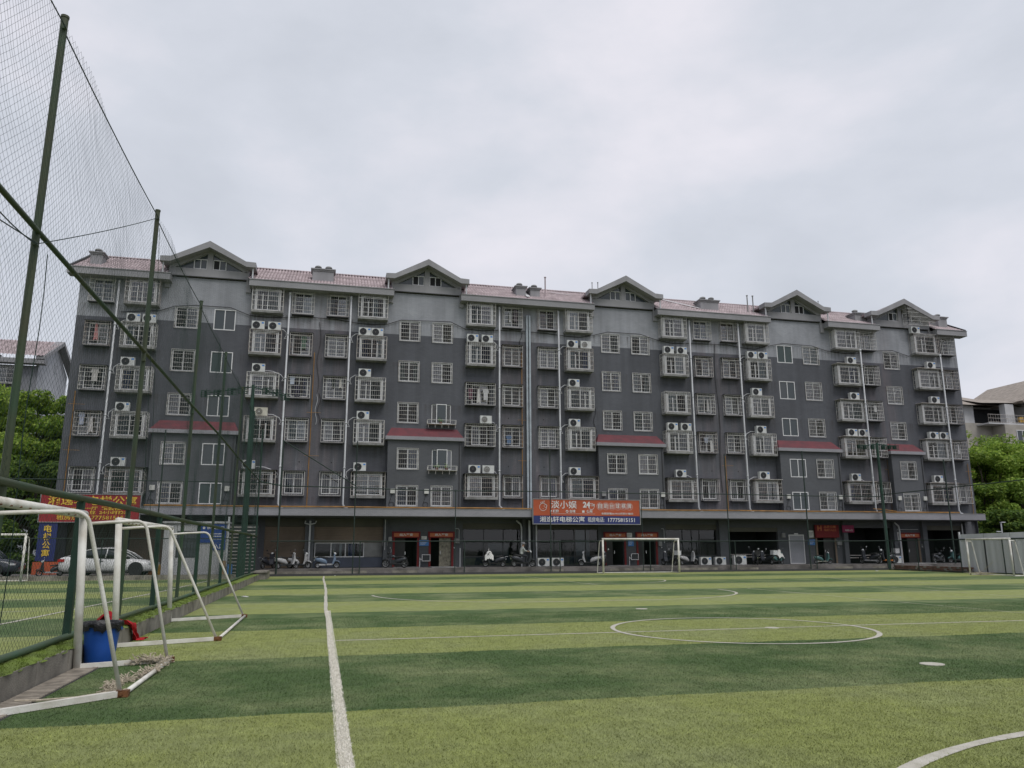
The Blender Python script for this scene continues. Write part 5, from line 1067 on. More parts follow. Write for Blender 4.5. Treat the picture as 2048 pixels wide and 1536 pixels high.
ztext('租房电话:', .34, (17.0, Yt, 3.385), M_TXTW, sg, width=1.15, bold=.002); ztext('17775815151', .36, (18.42, Yt, 3.38), M_TXTW, sg, width=1.88, bold=.004)
bn = empty('roof_banner', (-13, 49.2, 3.2), 'red banner with yellow lettering hung on the canopy at the left end', 'banner')
b = MB(); b.box(-15.5, -10.3, 49.26, 49.38, 3.1, 4.66); b.build('panel', M_BANNER, bn)
b = MB(); window_frame(b, -15.54, -10.26, 3.07, 4.69, 49.3, .04, (), d=.14); b.build('frame', M_CONC, bn)
ztext('湘逸轩电梯公寓', .6, (-15.15, 49.25, 4.27), M_TXTY, bn, width=4.65, bold=.008, sy=.95)
ztext('一房一厅  精装修', .22, (-13.9, 49.25, 3.86), M_TXTY, bn, width=2.6, bold=.005); ztext('拎包入住  24小时热水', .22, (-13.9, 49.25, 3.63), M_TXTY, bn, width=3.1, bold=.005)
ztext('租房热线:17775815151', .3, (-14.6, 49.25, 3.34), M_TXTY, bn, width=3.6, bold=.004)
vb = empty('vertical_banner', (-14.9, 49.2, .3), 'blue vertical banner with yellow lettering under the red one', 'banner')
b = MB(); b.box(-15.45, -14.5, 49.28, 49.34, .95, 3.06); b.build('panel', M_SIGNB, vb)
for k, c in enumerate('电梯公寓'): ztext(c, .42, (-14.97, 49.27, 2.7-.45*k), M_TXTY, vb, width=.4, ax='CENTER', bold=.01)
b = MB(); b.box(-15.5, -14.2, 49.1, 49.3, .22, .9); tag(b.build('orange_board', M_SIGNO), 'small orange board standing below the blue vertical banner', 'board')
rs = empty('entrance_sign', (36.2, 51.3, 2.7), 'square dark red lodging sign with orange lettering above the fifth stair door', 'sign')
b = MB(); b.box(35.25, 37.2, GY-.3, GY-.14, 2.7, 3.2); b.box(35.25, 37.2, GY-.3, GY-.14, 2.3, 2.698); b.build('panel', M_REDF, rs)
ztext('H', .5, (35.4, GY-.31, 2.95), M_ORG, rs, width=.36, bold=.02); ztext('品质公寓', .2, (35.95, GY-.31, 3.05), M_ORG, rs, width=1.0, bold=.005); ztext('电梯入口', .2, (35.95, GY-.31, 2.82), M_ORG, rs, width=1.0, bold=.005)
ps = empty('side_sign', (37.8, 51.2, 2.7), 'small magenta sign beside the dark red lodging sign', 'sign')
b = MB(); b.box(37.38, 38.35, 50.95, 51.02, 2.66, 3.18); b.build('panel', plain('magenta_sign', (.22, .02, .07), .6), ps); ztext('电梯入口', .15, (37.6, 50.94, 2.8), M_TXTW, ps, width=.6)
for (x, z, w_, h_, m_, lb) in ((6.5, 1.75, .62, .36, M_BLUE, 'blue notice between the two left stair doors'), (6.5, 2.16, .34, .2, M_PAPER, 'white notice above the blue one between the left stair doors'), (20.85, 1.7, .42, .5, M_BLUE, 'blue notice between the stair doors behind the large goal'), (20.75, 2.3, .4, .3, M_PAPER, 'pale notice under the canopy behind the large goal'), (35.02, 1.75, .6, .4, M_BLUE, 'blue notice beside the grey door under the canopy'), (35.0, 2.3, .48, .5, M_PAPER, 'pale notice above the blue one beside the grey door'), (42.45, 2.1, .3, .6, M_PAPER, 'tall pale notice beside the sixth stair door')):
    b = MB(); b.box(x-w_/2, x+w_/2, GY-.05, GY-.03, z, z+h_); n_ = b.build('notice', m_, None, origin=(x, GY-.04, z)); tag(n_, lb, 'notice')
    b = MB()
    for q in range(4): b.box(x-w_*.4, x+w_*(.1+.08*q), GY-.054, GY-.051, z+h_*(.2+.17*q), z+h_*(.25+.17*q))
    b.build('print', M_FAN if m_ is M_PAPER else M_TXTW, n_)
for (x, lb) in ((6.62, 'small framed notice stand between the two left stair doors'), (21.0, 'small framed notice stand behind the large goal')):
    t = empty('notice_stand', (x, GY-.3, .4), lb, 'stand')
    b = MB(); window_frame(b, x-.27, x+.27, .78, 1.2, GY-.3, .03, (), d=.03); b.bar((x-.4, GY-.3, .4), (x-.4, GY-.3, 1.0), .02, n=5); b.bar((x-.4, GY-.3, .9), (x-.27, GY-.3, .9), .02, n=5); b.build('frame', M_FRAME, t); b = MB(); b.box(x-.24, x+.24, GY-.29, GY-.28, .81, 1.17); b.build('board', M_FAN, t)
# ------------------------------------------------------------------ laundry in the cages
def garment(x, y, ztop, w, h, col, label, kind='shirt'):
    b = MB(); n = 10; k = 0; P = []
    if kind == 'shirt': P = [(-.5, 0), (-.32, .06), (.32, .06), (.5, 0), (.62, -.28), (.44, -.33), (.40, -.2), (.42, -1), (-.42, -1), (-.40, -.2), (-.44, -.33), (-.62, -.28)]
    elif kind == 'trousers': P = [(-.4, 0), (.4, 0), (.45, -1), (.12, -1), (0, -.35), (-.12, -1), (-.45, -1)]
    else: P = [(-.2, 0), (.2, 0), (.5, -1), (.1, -.9), (-.4, -1)]
    b.prism([(x+p*w, ztop+q*h) for p, q in reversed(P)], y, y+.03); m_ = plain('cloth_%d' % len(bpy.data.materials), col, .9); o = b.build('hanging_garment', m_, None, origin=(x, y, ztop)); tag(o, label, 'laundry')
for (x, y, zt, w, h, c, lb, kd) in ((-14.15, FY-.16, 15.3, .3, 1.1, (.45, .2, .2), 'long pink garment hanging in the second cage of the leftmost column', 'd'), (-13.95, FY-.16, 12.4, .4, .75, (.45, .43, .42), 'pale shirt hanging in the third cage of the leftmost column', 'shirt'), (-14.4, FY-.16, 9.65, .3, .7, (.35, .38, .48), 'pale blue shirt hanging in the fourth cage of the leftmost column', 'shirt'), (-13.85, FY-.16, 9.45, .3, 1.0, (.5, .48, .48), 'white dress hanging in the fourth cage of the leftmost column', 'd'),
    (-1.7, FY-.15, 15.2, .32, .8, (.08, .13, .1), 'dark green shirt in the second cage left of the gas pipe', 'shirt'), (-2.3, FY-.15, 12.5, .3, .5, (.45, .5, .6), 'light blue shirt in the third cage beside the second downpipe', 'shirt'), (-1.95, FY-.15, 12.0, .35, .9, (.03, .03, .05), 'black trousers in the third cage beside the second downpipe', 'trousers'), (.3, FY-.15, 12.45, .25, .55, (.04, .05, .05), 'dark shirt in the third cage between gas pipe and third downpipe', 'shirt'), (.75, FY-.15, 12.5, .22, .65, (.5, .48, .45), 'white shirt in the third cage between gas pipe and third downpipe', 'd'),
    (12.2, FY-.15, 17.9, .18, .8, (.5, .5, .52), 'narrow white garment in the top cage right of the fourth downpipe', 'd'), (12.6, FY-.15, 18.0, .3, .8, (.12, .1, .12), 'dark shirt in the top cage right of the fourth downpipe', 'shirt'), (9.95, FY-.3, 12.2, .3, 1.0, (.52, .51, .5), 'white dress in the third cage of the fourth wide column', 'd'), (10.45, FY-.3, 12.2, .35, .75, (.5, .5, .52), 'white shirt in the third cage of the fourth wide column', 'shirt'), (9.4, FY-.3, 12.2, .3, .7, (.12, .06, .08), 'dark red shirt in the third cage of the fourth wide column', 'shirt'),
    (12.1, FY-.15, 9.1, .35, .6, (.08, .14, .25), 'blue shirt in the fourth cage right of the fourth downpipe', 'shirt'), (27.2, FY-.15, 9.2, .3, .9, (.5, .5, .5), 'white garment in the fourth cage right of the sixth downpipe', 'd'), (26.8, FY-.15, 9.4, .3, .4, (.3, .33, .4), 'grey blue shirt in the fourth cage right of the sixth downpipe', 'shirt'), (27.1, FY-.15, 12.2, .2, .9, (.42, .42, .42), 'pale garment in the third cage right of the sixth downpipe', 'd'), (41.2, FY-.3, 12.3, .25, .5, (.5, .5, .5), 'pale shirt in the third small cage under the fifth gable', 'shirt'), (48.45, FY-.3, 9.5, .22, .8, (.5, .5, .52), 'white garment in the fourth cage of the rightmost column', 'd'), (17.2, FY-.3, 5.9, .3, .5, (.5, .5, .5), 'white shirt in the bottom cage above the orange sign', 'shirt')):
    garment(x, y, zt, w, h, c, lb, kd)
for (x, z, c, lb) in ((7.1, 6.86, (.10, .2, .04), 'leafy potted plant on the left of the lower window rack'), (7.75, 6.86, (.14, .22, .05), 'leafy potted plant on the right of the lower window rack'), (7.4, 9.98, (.08, .17, .04), 'small potted plant on the upper window rack')):
    t = empty('potted_plant', (x, FY-(.8 if z < 8 else .2), z-.28), lb, 'plant'); yy_ = FY-(.8 if z < 8 else .2)
    b = MB(); ringloft(b, [(x, yy_, z-.28, .07), (x, yy_, z-.12, .1)], n=8); b.build('pot', M_BRK, t)
    b = MB()
    for q in range(40): p_ = Vector((x+random.gauss(0, .09), yy_+random.gauss(0, .06), z-.08+abs(random.gauss(0, .1)))); d_ = Vector((random.gauss(0, 1), random.gauss(0, 1), random.gauss(.5, .6))).normalized()*.06; o_ = d_.orthogonal().normalized()*.02; b.quad(p_-d_, p_-o_, p_+d_, p_+o_)
    b.build('foliage', plain('plant_leaf_%d' % int(x*10), c, .8), t)
# ------------------------------------------------------------------ scooters
def wheel(parent, x, y, z, R_, rot, wd=.09, rim=M_RIM):
    b = MB(); b.ring((0, 0, 0), R_-wd/2, wd/2, axis='y', n=20, m=8); w = b.build('wheel', M_TYRE, parent, origin=(0, 0, 0), smooth=True); w.location = (x, y, z)
    b = MB(); b.ring((0, 0, 0), R_-wd*.95, .018, axis='y', n=18, m=5); b.bar((0, -.04, 0), (0, .04, 0), .04, n=8)
    for k in range(5): a = k*1.2566; b.bar((0, 0, 0), ((R_-wd)*math.cos(a), 0, (R_-wd)*math.sin(a)), .014, n=4)
    r = b.build('rim', rim, w, origin=(0, 0, 0)); r.location = (0, 0, 0); return w
def local(b, name, m_, t, smooth=False): o = b.build(name, m_, t, origin=(0, 0, 0), smooth=smooth); o.location = (0, 0, 0); return o
def loftx(b, secs, n=10, mi=0):
    """sections along x: (x, zc, half width, half height)"""
    k = len(b.v)
    for (x, zc, hw, hh) in secs:
        for j in range(n): t = 2*math.pi*(j+.5)/n; c, s_ = math.cos(t), math.sin(t); f = lambda q: math.copysign(abs(q)**.7, q); b.v.append((x, hw*f(c), zc+hh*f(s_)))
    for i in range(len(secs)-1):
        for j in range(n): q = (j+1) % n; b.f.append((k+i*n+j, k+(i+1)*n+j, k+(i+1)*n+q, k+i*n+q)); b.m.append(mi)
    b.f.append(tuple(k+j for j in range(n))); b.m.append(mi); l = k+(len(secs)-1)*n; b.f.append(tuple(l+j for j in reversed(range(n)))); b.m.append(mi)
def scooter(x, y, z, yaw_, body, label, trim=M_BLACK, box=None, sheet_=None, moto=False, sc=1.):
    t = empty('scooter' if not moto else 'motorcycle', (x, y, z), label, 'scooter' if not moto else 'motorcycle', None)
    R_ = .22 if not moto else .29; a = .62 if not moto else .66
    wheel(t, a, 0, R_, R_, 0); wheel(t, -a, 0, R_, R_, 0, .11)
    b = MB(); loftx(b, [(-.82, .62, .05, .05), (-.7, .60, .13, .12), (-.45, .55, .16, .17), (-.15, .46, .15, .17), (-.02, .36, .13, .12)]); local(b, 'rear_body', body, t, True)
    b = MB(); b.box(-.05, .38, -.14, .14, .24, .31); b.box(-.55, .3, -.08, .08, .2, .3); local(b, 'footboard', trim, t)
    b = MB(); loftx(b, [(-.72, .73, .1, .04), (-.5, .76, .14, .055), (-.2, .73, .14, .05), (.02, .70, .1, .04)]); local(b, 'seat', M_BLACK, t, True)
    if moto:
        b = MB(); loftx(b, [(-.05, .70, .08, .08), (.1, .78, .13, .11), (.3, .78, .11, .09), (.4, .74, .06, .05)]); local(b, 'tank', body, t, True)
        b = MB(); b.box(-.12, .25, -.13, .13, .25, .55); b.bar((-.6, .12, .25), (.1, .12, .28), .035, n=8); local(b, 'engine', M_FAN, t)
    else:
        b = MB(); k = 0; P = [(.30, .28), (.42, .30), (.52, .60), (.50, .92), (.42, .98), (.40, .62)]
        b.prism(P, -.17, .17); b.prism([(.44, .42), (.56, .50), (.57, .66), (.50, .86)], -.11, .11); local(b, 'front_apron', body, t)
    b = MB(); n = 8; pts = [(a+.26*math.cos(q), 0, R_+(R_+.06)*math.sin(q)) for q in [math.radians(30+k*20) for k in range(n)]]
    for dy in (-.05, 0, .05): b.tube([(p[0], dy, p[2]) for p in pts], .03, 5)
    local(b, 'front_mudguard', body, t, True)
    b = MB(); b.bar((a, .06, R_), (.46, .05, .8), .022, n=6); b.bar((a, -.06, R_), (.46, -.05, .8), .022, n=6); b.tube([(.33, -.33, 1.02), (.40, -.2, 1.0), (.45, 0, .96), (.40, .2, 1.0), (.33, .33, 1.02)], .018, 6); hb_ = local(b, 'handlebar', M_BLACK, t)
    b = MB(); ringloft(b, [(.50, 0, .90, .05), (.50, 0, .96, .09), (.48, 0, 1.04, .08), (.46, 0, 1.07, .03)], n=10); local(b, 'headlight', M_LAMP if not moto else M_BLACK, t, True)
    for s_ in (-1, 1):
        b = MB(); b.bar((.38, s_*.24, 1.0), (.36, s_*.3, 1.2), .008, n=4); b.bar((.355, s_*.33, 1.22), (.375, s_*.33, 1.22), .055, n=10); local(b, 'mirror', M_CHROME if s_ < 0 else M_BLACK, t)
    b = MB(); b.bar((-.1, -.1, .28), (-.02, -.24, .0), .012, n=4); local(b, 'side_stand', M_BLACK, t); b = MB(); b.tube([(-.78, -.1, .7), (-.95, -.08, .74), (-.95, .08, .74), (-.78, .1, .7)], .014, 5); b.bar((-.86, 0, .6), (-.84, 0, .5), .04, n=6); local(b, 'rear_rack', M_CHROME if not moto else M_BLACK, t)
    if box is not None: b = MB(); b.box(-1.05, -.68, -.19, .19, .76, 1.06); b.box(-1.06, -.67, -.2, .2, 1.06, 1.1); local(b, 'rear_box', box, t)
    if sheet_ is not None:
        V = []; F = []; n1_, n2_ = 14, 12
        for i in range(n1_+1):
            for j in range(n2_+1):
                u = i/n1_-.5; v = j/n2_-.5; xx = .38+u*.62; yy_ = v*.62; dd = math.hypot(u*1.1, v*1.5); zz = 1.12-.9*max(0, dd-.18)+.04*math.sin(i*1.9+j*1.1); V.append((xx, yy_*(1-.25*dd), zz))
        for i in range(n1_):
            for j in range(n2_): q = i*(n2_+1)+j; F.append((q, q+1, q+n2_+2, q+n2_+1))
        o = place('rain_cover', npmesh('rain_cover', V, F, sheet_, True), t, (0, 0, 0)); o.location = (0, 0, 0)
    t.rotation_euler = (math.radians(random.uniform(-3, 3)), 0, yaw_); t.scale = (sc*.9,)*3
    return t
PZ = .402
scooter(-3.05, 50.3, PZ, math.radians(60), M_DARKP, 'dark scooter half hidden behind the fence at the left shutter', box=None)
scooter(-1.95, 50.2, PZ, math.radians(25), M_WHITEP, 'white scooter before the left brown shutter', trim=M_FAN)
scooter(-1.25, 50.55, PZ, math.radians(-15), M_WHITEP, 'white scooter with a striped front beside the second pillar', trim=M_FAN)
scooter(.42, 50.0, PZ, math.radians(2), M_BLUEP, 'pale blue and white scooter in front of the half open shutter', trim=M_WHITEP)
scooter(4.55, 50.1, PZ, math.radians(160), M_DARKP, 'black motorcycle parked in front of the first stair door', moto=True)
scooter(10.9, 50.15, PZ, math.radians(175), M_DARKP, 'dark scooter draped with a white rain cover before the glass shop', sheet_=M_PAPER)
rid = scooter(12.75, 49.85, PZ, math.radians(0), M_DARKP, 'large dark scooter ridden by a person in a cap', moto=False, sc=1.08)
scooter(17.45, 50.3, PZ, math.radians(160), M_WHITEP, 'white fronted scooter left of the large goal', trim=M_FAN)
scooter(18.55, 50.5, PZ, math.radians(70), M_DARKP, 'dark scooter behind the left post of the large goal')
scooter(23.2, 50.4, PZ, math.radians(110), M_DARKP, 'dark scooter behind the right post of the large goal', box=M_LAMP)
scooter(24.7, 50.55, PZ, math.radians(10), M_WHITEP, 'white scooter left of the ground air conditioner pair')
scooter(29.7, 50.3, PZ, math.radians(70), M_DARKP, 'black scooter right of the large ground air conditioner', box=M_BLACK)
scooter(30.55, 50.35, PZ, math.radians(100), M_DARKP, 'black scooter carrying a grey crate before the dark opening', box=M_LAMP)
scooter(31.35, 50.3, PZ, math.radians(20), M_TEALP, 'teal scooter under a white rain cover before the dark opening', sheet_=M_PAPER)
scooter(35.0, 50.2, PZ, math.radians(-8), M_TEALP, 'small teal scooter before the fifth stair door', trim=M_CHROME, sc=.9)
scooter(38.8, 50.1, PZ, math.radians(110), M_DARKP, 'tall black scooter at the left of the second dark opening', trim=M_WHITEP, sc=1.1)
scooter(40.3, 50.2, PZ, math.radians(185), M_DARKP, 'black scooter with a white rear box near the right corner mast', box=M_WHITEP, trim=M_ORANGE, sc=1.1)
scooter(44.9, 50.3, PZ, math.radians(20), M_DARKP, 'dark motorcycle in the rightmost shop opening', moto=True)
scooter(46.6, 50.35, PZ, math.radians(170), M_TEALP, 'dark teal scooter beside the rightmost motorcycle', sc=1.0)
# ------------------------------------------------------------------ the rider
def rider():
    J = {'pelvis': ((-.16, 0, .84), .15), 'spine': ((-.13, 0, 1.02), .14), 'chest': ((-.07, 0, 1.22), .155), 'neck': ((-.02, 0, 1.40), .06), 'head': ((.02, 0, 1.50), .085), 'crown': ((.02, 0, 1.60), .085)}
    E_ = [('pelvis', 'spine'), ('spine', 'chest'), ('chest', 'neck'), ('neck', 'head'), ('head', 'crown')]
    for s_, n_ in ((-1, 'r'), (1, 'l')):
        J['sh'+n_] = ((-.06, s_*.19, 1.31), .062); J['el'+n_] = ((.10, s_*.26, 1.10), .045); J['wr'+n_] = ((.31, s_*.30, 1.06), .032); J['hd'+n_] = ((.37, s_*.30, 1.055), .036)
        J['hip'+n_] = ((-.10, s_*.10, .82), .095); J['kn'+n_] = ((.25, s_*.15, .76), .068); J['an'+n_] = ((.18, s_*.13, .38), .045); J['to'+n_] = ((.32, s_*.14, .345), .038)
        E_ += [('chest', 'sh'+n_), ('sh'+n_, 'el'+n_), ('el'+n_, 'wr'+n_), ('wr'+n_, 'hd'+n_), ('pelvis', 'hip'+n_), ('hip'+n_, 'kn'+n_), ('kn'+n_, 'an'+n_), ('an'+n_, 'to'+n_)]
    names = list(J); me = bpy.data.meshes.new('person'); me.from_pydata([J[k][0] for k in names], [(names.index(a), names.index(b)) for a, b in E_], [])
    o = bpy.data.objects.new('person', me); COL.objects.link(o); md = o.modifiers.new('skin', 'SKIN'); ss = o.modifiers.new('sub', 'SUBSURF'); ss.levels = 2; ss.render_levels = 2
    for i, k in enumerate(names): v = me.skin_vertices[0].data[i]; v.radius = (J[k][1], J[k][1]*(1.25 if k in ('chest', 'spine', 'pelvis') else 1)); v.use_root = (k == 'pelvis')
    bpy.context.view_layer.update(); dg = bpy.context.evaluated_depsgraph_get(); m2 = bpy.data.meshes.new_from_object(o.evaluated_get(dg)); bpy.data.objects.remove(o)
    m2.name = 'person'; m2.materials.clear()
    for m_ in (plain('pale_shirt', (.36, .38, .37), .9), plain('dark_trousers', (.04, .042, .05), .9), plain('skin', (.32, .2, .14), .6)): m2.materials.append(m_)
    for p in m2.polygons:
        c = p.center; i = 0
        if c.z > 1.385 or (c.x > .2 and c.z > .98): i = 2
        elif c.z < .90: i = 1
        p.material_index = i; p.use_smooth = True
    o = bpy.data.objects.new('person', m2); COL.objects.link(o); tag(o, 'person in a pale shirt and cap sitting on the large dark scooter', 'person')
    b = MB(); ringloft(b, [(.02, 0, 1.53, .112), (.02, 0, 1.60, .118), (.01, 0, 1.66, .095), (.0, 0, 1.695, .04)], n=14); b.box(.09, .22, -.075, .075, 1.555, 1.575); c = local(b, 'cap', plain('grey_cap', (.22, .22, .23), .9), o, True)
    b = MB(); b.box(.095, .125, -.012, .012, 1.47, 1.50); b.box(.09, .105, -.04, -.02, 1.505, 1.515); b.box(.09, .105, .02, .04, 1.505, 1.515); b.box(.09, .102, -.025, .025, 1.435, 1.443); local(b, 'face_detail', plain('face_shade', (.12, .07, .05), .7), o)
    b = MB()
    for s_ in (-1, 1):
        for q in range(4): b.tube([(.36, s_*(.27+.02*q), 1.07), (.395, s_*(.27+.02*q), 1.06), (.39, s_*(.27+.02*q), 1.03)], .009, 5)
        b.tube([(.34, s_*.26, 1.05), (.36, s_*.25, 1.03)], .010, 5)
    local(b, 'fingers', bpy.data.materials['skin'], o); return o
p_ = rider(); p_.location = (12.75, 49.85, PZ-.05); p_.scale = (.96,)*3
# ------------------------------------------------------------------ parked cars
M_CARW = plain('white_car_paint', (.62, .62, .62), .2, spec=.5); M_CARD = plain('dark_car_paint', (.035, .04, .055), .2, spec=.5); M_CGLASS = glass('car_glass', (.02, .026, .03), opaque=True); M_TAIL = plain('red_tail_light', (.4, .01, .012), .2)
def car(x, y, z, yaw_, paint, label, suv=False):
    t = empty('parked_car', (x, y, z), label, 'car')
    up_ = .22 if suv else 0
    low = [(-2.36, .42, .78, .70), (-2.30, .30, .93, .80), (-2.05, .22, 1.0+up_*.4, .87), (-1.5, .20, .99+up_*.4, .90), (-.8, .19, .95+up_*.4, .91), (0, .19, .93+up_*.4, .91), (.8, .19, .91+up_*.4, .91), (1.25, .20, .88+up_*.3, .90), (1.75, .21, .80+up_*.3, .88), (2.15, .24, .70+up_*.3, .80), (2.33, .32, .60+up_*.2, .68), (2.38, .40, .52+up_*.2, .55)]
    b = MB(); k = 0; n = 10
    for (xx, zb, zt, hw) in low:
        h = zt-zb
        for (py, pz) in ((-.86, 0), (-1, .2), (-1.0, .5), (-.97, .78), (-.86, 1), (.86, 1), (.97, .78), (1.0, .5), (1, .2), (.86, 0)): b.v.append((xx, hw*py, zb+h*pz))
    for i in range(len(low)-1):
        for j in range(n): q = (j+1) % n; b.f.append((i*n+j, (i+1)*n+j, (i+1)*n+q, i*n+q)); b.m.append(0)
    b.f.append(tuple(range(n))); b.m.append(0); l = (len(low)-1)*n; b.f.append(tuple(l+j for j in reversed(range(n)))); b.m.append(0)
    local(b, 'body', paint, t, True)
    gh = [(-1.98, 1.0, 1.02, .70, .62), (-1.35, .99, 1.30, .80, .62), (-.75, .95, 1.43, .84, .64), (0, .93, 1.47, .85, .65), (.45, .92, 1.44, .85, .64), (1.0, .90, 1.20, .82, .62), (1.42, .86, .90, .72, .60)] if not suv else [(-2.2, 1.05, 1.15, .78, .70), (-1.95, 1.05, 1.60, .82, .68), (-1, 1.03, 1.72, .85, .68), (0, 1.01, 1.72, .85, .68), (.6, 1.0, 1.66, .85, .66), (1.15, .97, 1.25, .82, .64), (1.45, .92, .98, .72, .62)]
    b = MB(); n = 6
    for (xx, zb, zt, hb_, ht) in gh:
        h = zt-zb
        for (py, pz) in ((-hb_, 0), (-(hb_+ht)/2, .55), (-ht, .94), (ht, .94), ((hb_+ht)/2, .55), (hb_, 0)): b.v.append((xx, py, zb-.02+h*pz))
    for i in range(len(gh)-1):
        for j in range(n): q = (j+1) % n; b.f.append((i*n+j, (i+1)*n+j, (i+1)*n+q, i*n+q)); b.m.append(0)
    local(b, 'window_glass', M_CGLASS, t, True)
    b = MB()
    for (xx, zb, zt, hb_, ht) in gh[1:-1]:
        b.v += [(xx, -ht*.98, zt-.005), (xx, -ht*.6, zt+.02), (xx, ht*.6, zt+.02), (xx, ht*.98, zt-.005)]
    for i in range(1, len(gh)-4):
        for j in range(3): b.f.append((i*4+j, (i+1)*4+j, (i+1)*4+j+1, i*4+j+1)); b.m.append(0)
    for s_ in (-1, 1):
        b.tube([(g_[0], s_*(g_[4]+.012), g_[1]-.02+(g_[2]-g_[1])*.95) for g_ in gh], .028, 5)
        for g_ in (gh[3],): b.tube([(g_[0]-.1, s_*(g_[3]+.005), g_[1]), (g_[0]-.06, s_*((g_[3]+g_[4])/2+.008), g_[1]+(g_[2]-g_[1])*.55), (g_[0]-.06, s_*(g_[4]+.01), g_[2]-.03)], .03, 5)
    local(b, 'roof', paint, t, True)
    for xx in (-1.42, 1.42):
        for s_ in (-1, 1):
            w = empty('wheel_assembly', (0, 0, 0)); bpy.data.objects.remove(w)
            b = MB(); b.ring((0, 0, 0), .24, .095, axis='y', n=22, m=8); wv = b.build('wheel', M_TYRE, t, origin=(0, 0, 0), smooth=True); wv.location = (xx, s_*.82, .335)
            b = MB(); b.ring((0, s_*.07, 0), .19, .02, axis='y', n=20, m=5)
            for q in range(5): a = q*1.2566+.3; b.bar((0, s_*.07, 0), (.19*math.cos(a), s_*.07, .19*math.sin(a)), .024, n=4)
            r_ = b.build('rim', M_RIM, wv, origin=(0, 0, 0)); r_.location = (0, 0, 0)
            b = MB(); b.bar((xx, s_*.86, .345), (xx, s_*.915, .345), .375, n=24); local(b, 'wheel_arch', M_BLACK, t)
    for s_ in (-1, 1):
        b = MB(); b.box(-2.37, -2.05, min(s_*.60, s_*.87), max(s_*.60, s_*.87), .74+up_, .88+up_); local(b, 'tail_light', M_TAIL, t)
        b = MB(); b.box(2.02, 2.30, min(s_*.5, s_*.82), max(s_*.5, s_*.82), .58, .67); local(b, 'headlight', M_LAMP, t)
        b = MB(); b.box(.78, .95, min(s_*.9, s_*1.05), max(s_*.9, s_*1.05), .95+up_*.4, 1.07+up_*.4); local(b, 'wing_mirror', paint, t)
        b = MB()
        for xd in (-.98, .02, 1.0): b.bar((xd, s_*.912, .28), (xd-.04, s_*.90, .92), .006, n=4)
        b.box(-.35, -.15, s_*.905-.008, s_*.905+.012, .76, .79); b.box(.62, .82, s_*.905-.008, s_*.905+.012, .75, .78); b.box(-1.05, 1.05, s_*.90-.01, s_*.90+.012, .22, .27)
        local(b, 'door_seam', M_BLACK, t)
    t.rotation_euler = (0, 0, yaw_); return t
car(-10.95, 46.75, .2, 0, M_CARW, 'white saloon car parked behind the left fence below the red banner')
car(-17.7, 47.0, .2, 0, M_CARD, 'dark car parked at the left edge behind the neighbouring goal', suv=True)
for q_ in range(0): pass
scooter(-13.75, 46.3, .2, math.radians(205), M_DARKP, 'black scooter parked at the tail of the white car', trim=M_WHITEP, sc=.85)
b = MB(); ringloft(b, [(-8.95, 46.75, .2, .2), (-8.95, 46.75, .23, .2), (-8.95, 46.75, .26, .13), (-8.95, 46.75, .95, .035)], n=12); tag(b.build('traffic_cone', M_ORANGE), 'orange traffic cone standing at the front wheel of the white car', 'cone')
b = MB(); b.box(-8.7, -8.4, 46.9, 47.1, .2, .75); tag(b.build('yellow_crate', mat('yellow_plastic', (.45, .27, .05), .6, .1, 3)), 'yellow crate standing before the white car near the cone', 'crate')
# ------------------------------------------------------------------ temporary booth at the left corner
bo = empty('site_booth', (-6.5, 47.2, .2), 'white panelled booth with a blue entrance sign at the left corner', 'booth')
M_PAN = mat('white_booth_panel', (.42, .42, .43), .6, .14, 1.2, streak=True); YB = 46.6
xs_ = [-8.42, -7.85, -6.62, -5.15]
b = MB(); b.box(-8.42, -5.12, YB+.06, 48.4, .2, 2.95); b.build('shell', M_PAN, bo)
for (a, c, z0, z1) in ((-8.40, -7.74, .22, 2.9), (-7.72, -6.62, .22, 1.1), (-6.60, -5.90, .22, 2.9), (-5.88, -5.14, .22, 2.9), (-7.72, -6.62, 2.55, 2.9)):
    b = MB(); b.box(a, c, YB, YB+.055, z0, z1); b.build('wall_panel', M_PAN, bo)
b = MB(); b.box(-7.72, -6.62, YB+.03, YB+.055, 1.12, 2.53); wp = b.build('window', M_TEAL, bo)
b = MB()
for k in range(7): b.bar((-7.7+k*.175, YB+.0, 1.13), (-7.7+k*.175, YB+.0, 2.5), .012, n=4)
for z in (1.14, 1.6, 2.05, 2.5): b.bar((-7.72, YB-.005, z), (-6.62, YB-.005, z), .012, n=4)
b.build('window_bars', M_FAN, wp)
b = MB(); b.box(-8.5, -5.05, YB-.1, 48.5, 2.97, 3.08); b.build('roof', M_PAN, bo)
b = MB(); b.box(-5.12, -5.02, YB-.05, YB+.05, .2, 3.35); b.build('corner_post', M_PIPE, bo)
es = empty('entry_sign', (-5.9, YB-.1, 1.6), 'blue notice board with white entrance arrow on the booth', 'sign')
b = MB(); b.box(-6.55, -5.18, YB-.06, YB-.02, 1.92, 2.92); b.box(-5.85, -5.18, YB-.06, YB-.02, 1.53, 1.90); b.build('panel', plain('sign_blue_bright', (.02, .06, .24), .6), es)
ztext('入口', .3, (-5.75, YB-.065, 1.70), M_TXTW, es, width=.45, bold=.006); ztext('停车场入口', .2, (-6.2, YB-.065, 2.72), M_TXTW, es, width=.9, bold=.003)
b = MB()
for z in (2.1, 2.25, 2.38): b.box(-6.0, -5.3, YB-.066, YB-.061, z, z+.04)
b.bar((-6.35, YB-.064, 2.72), (-6.35, YB-.061, 2.72), .07, n=10); tag(b.build('print', M_TXTW, es), kind='stuff')
sc_ = empty('storage_cage', (-4.3, 47.4, .2), 'dark slatted storage cage between the booth and the fence corner', 'cage')
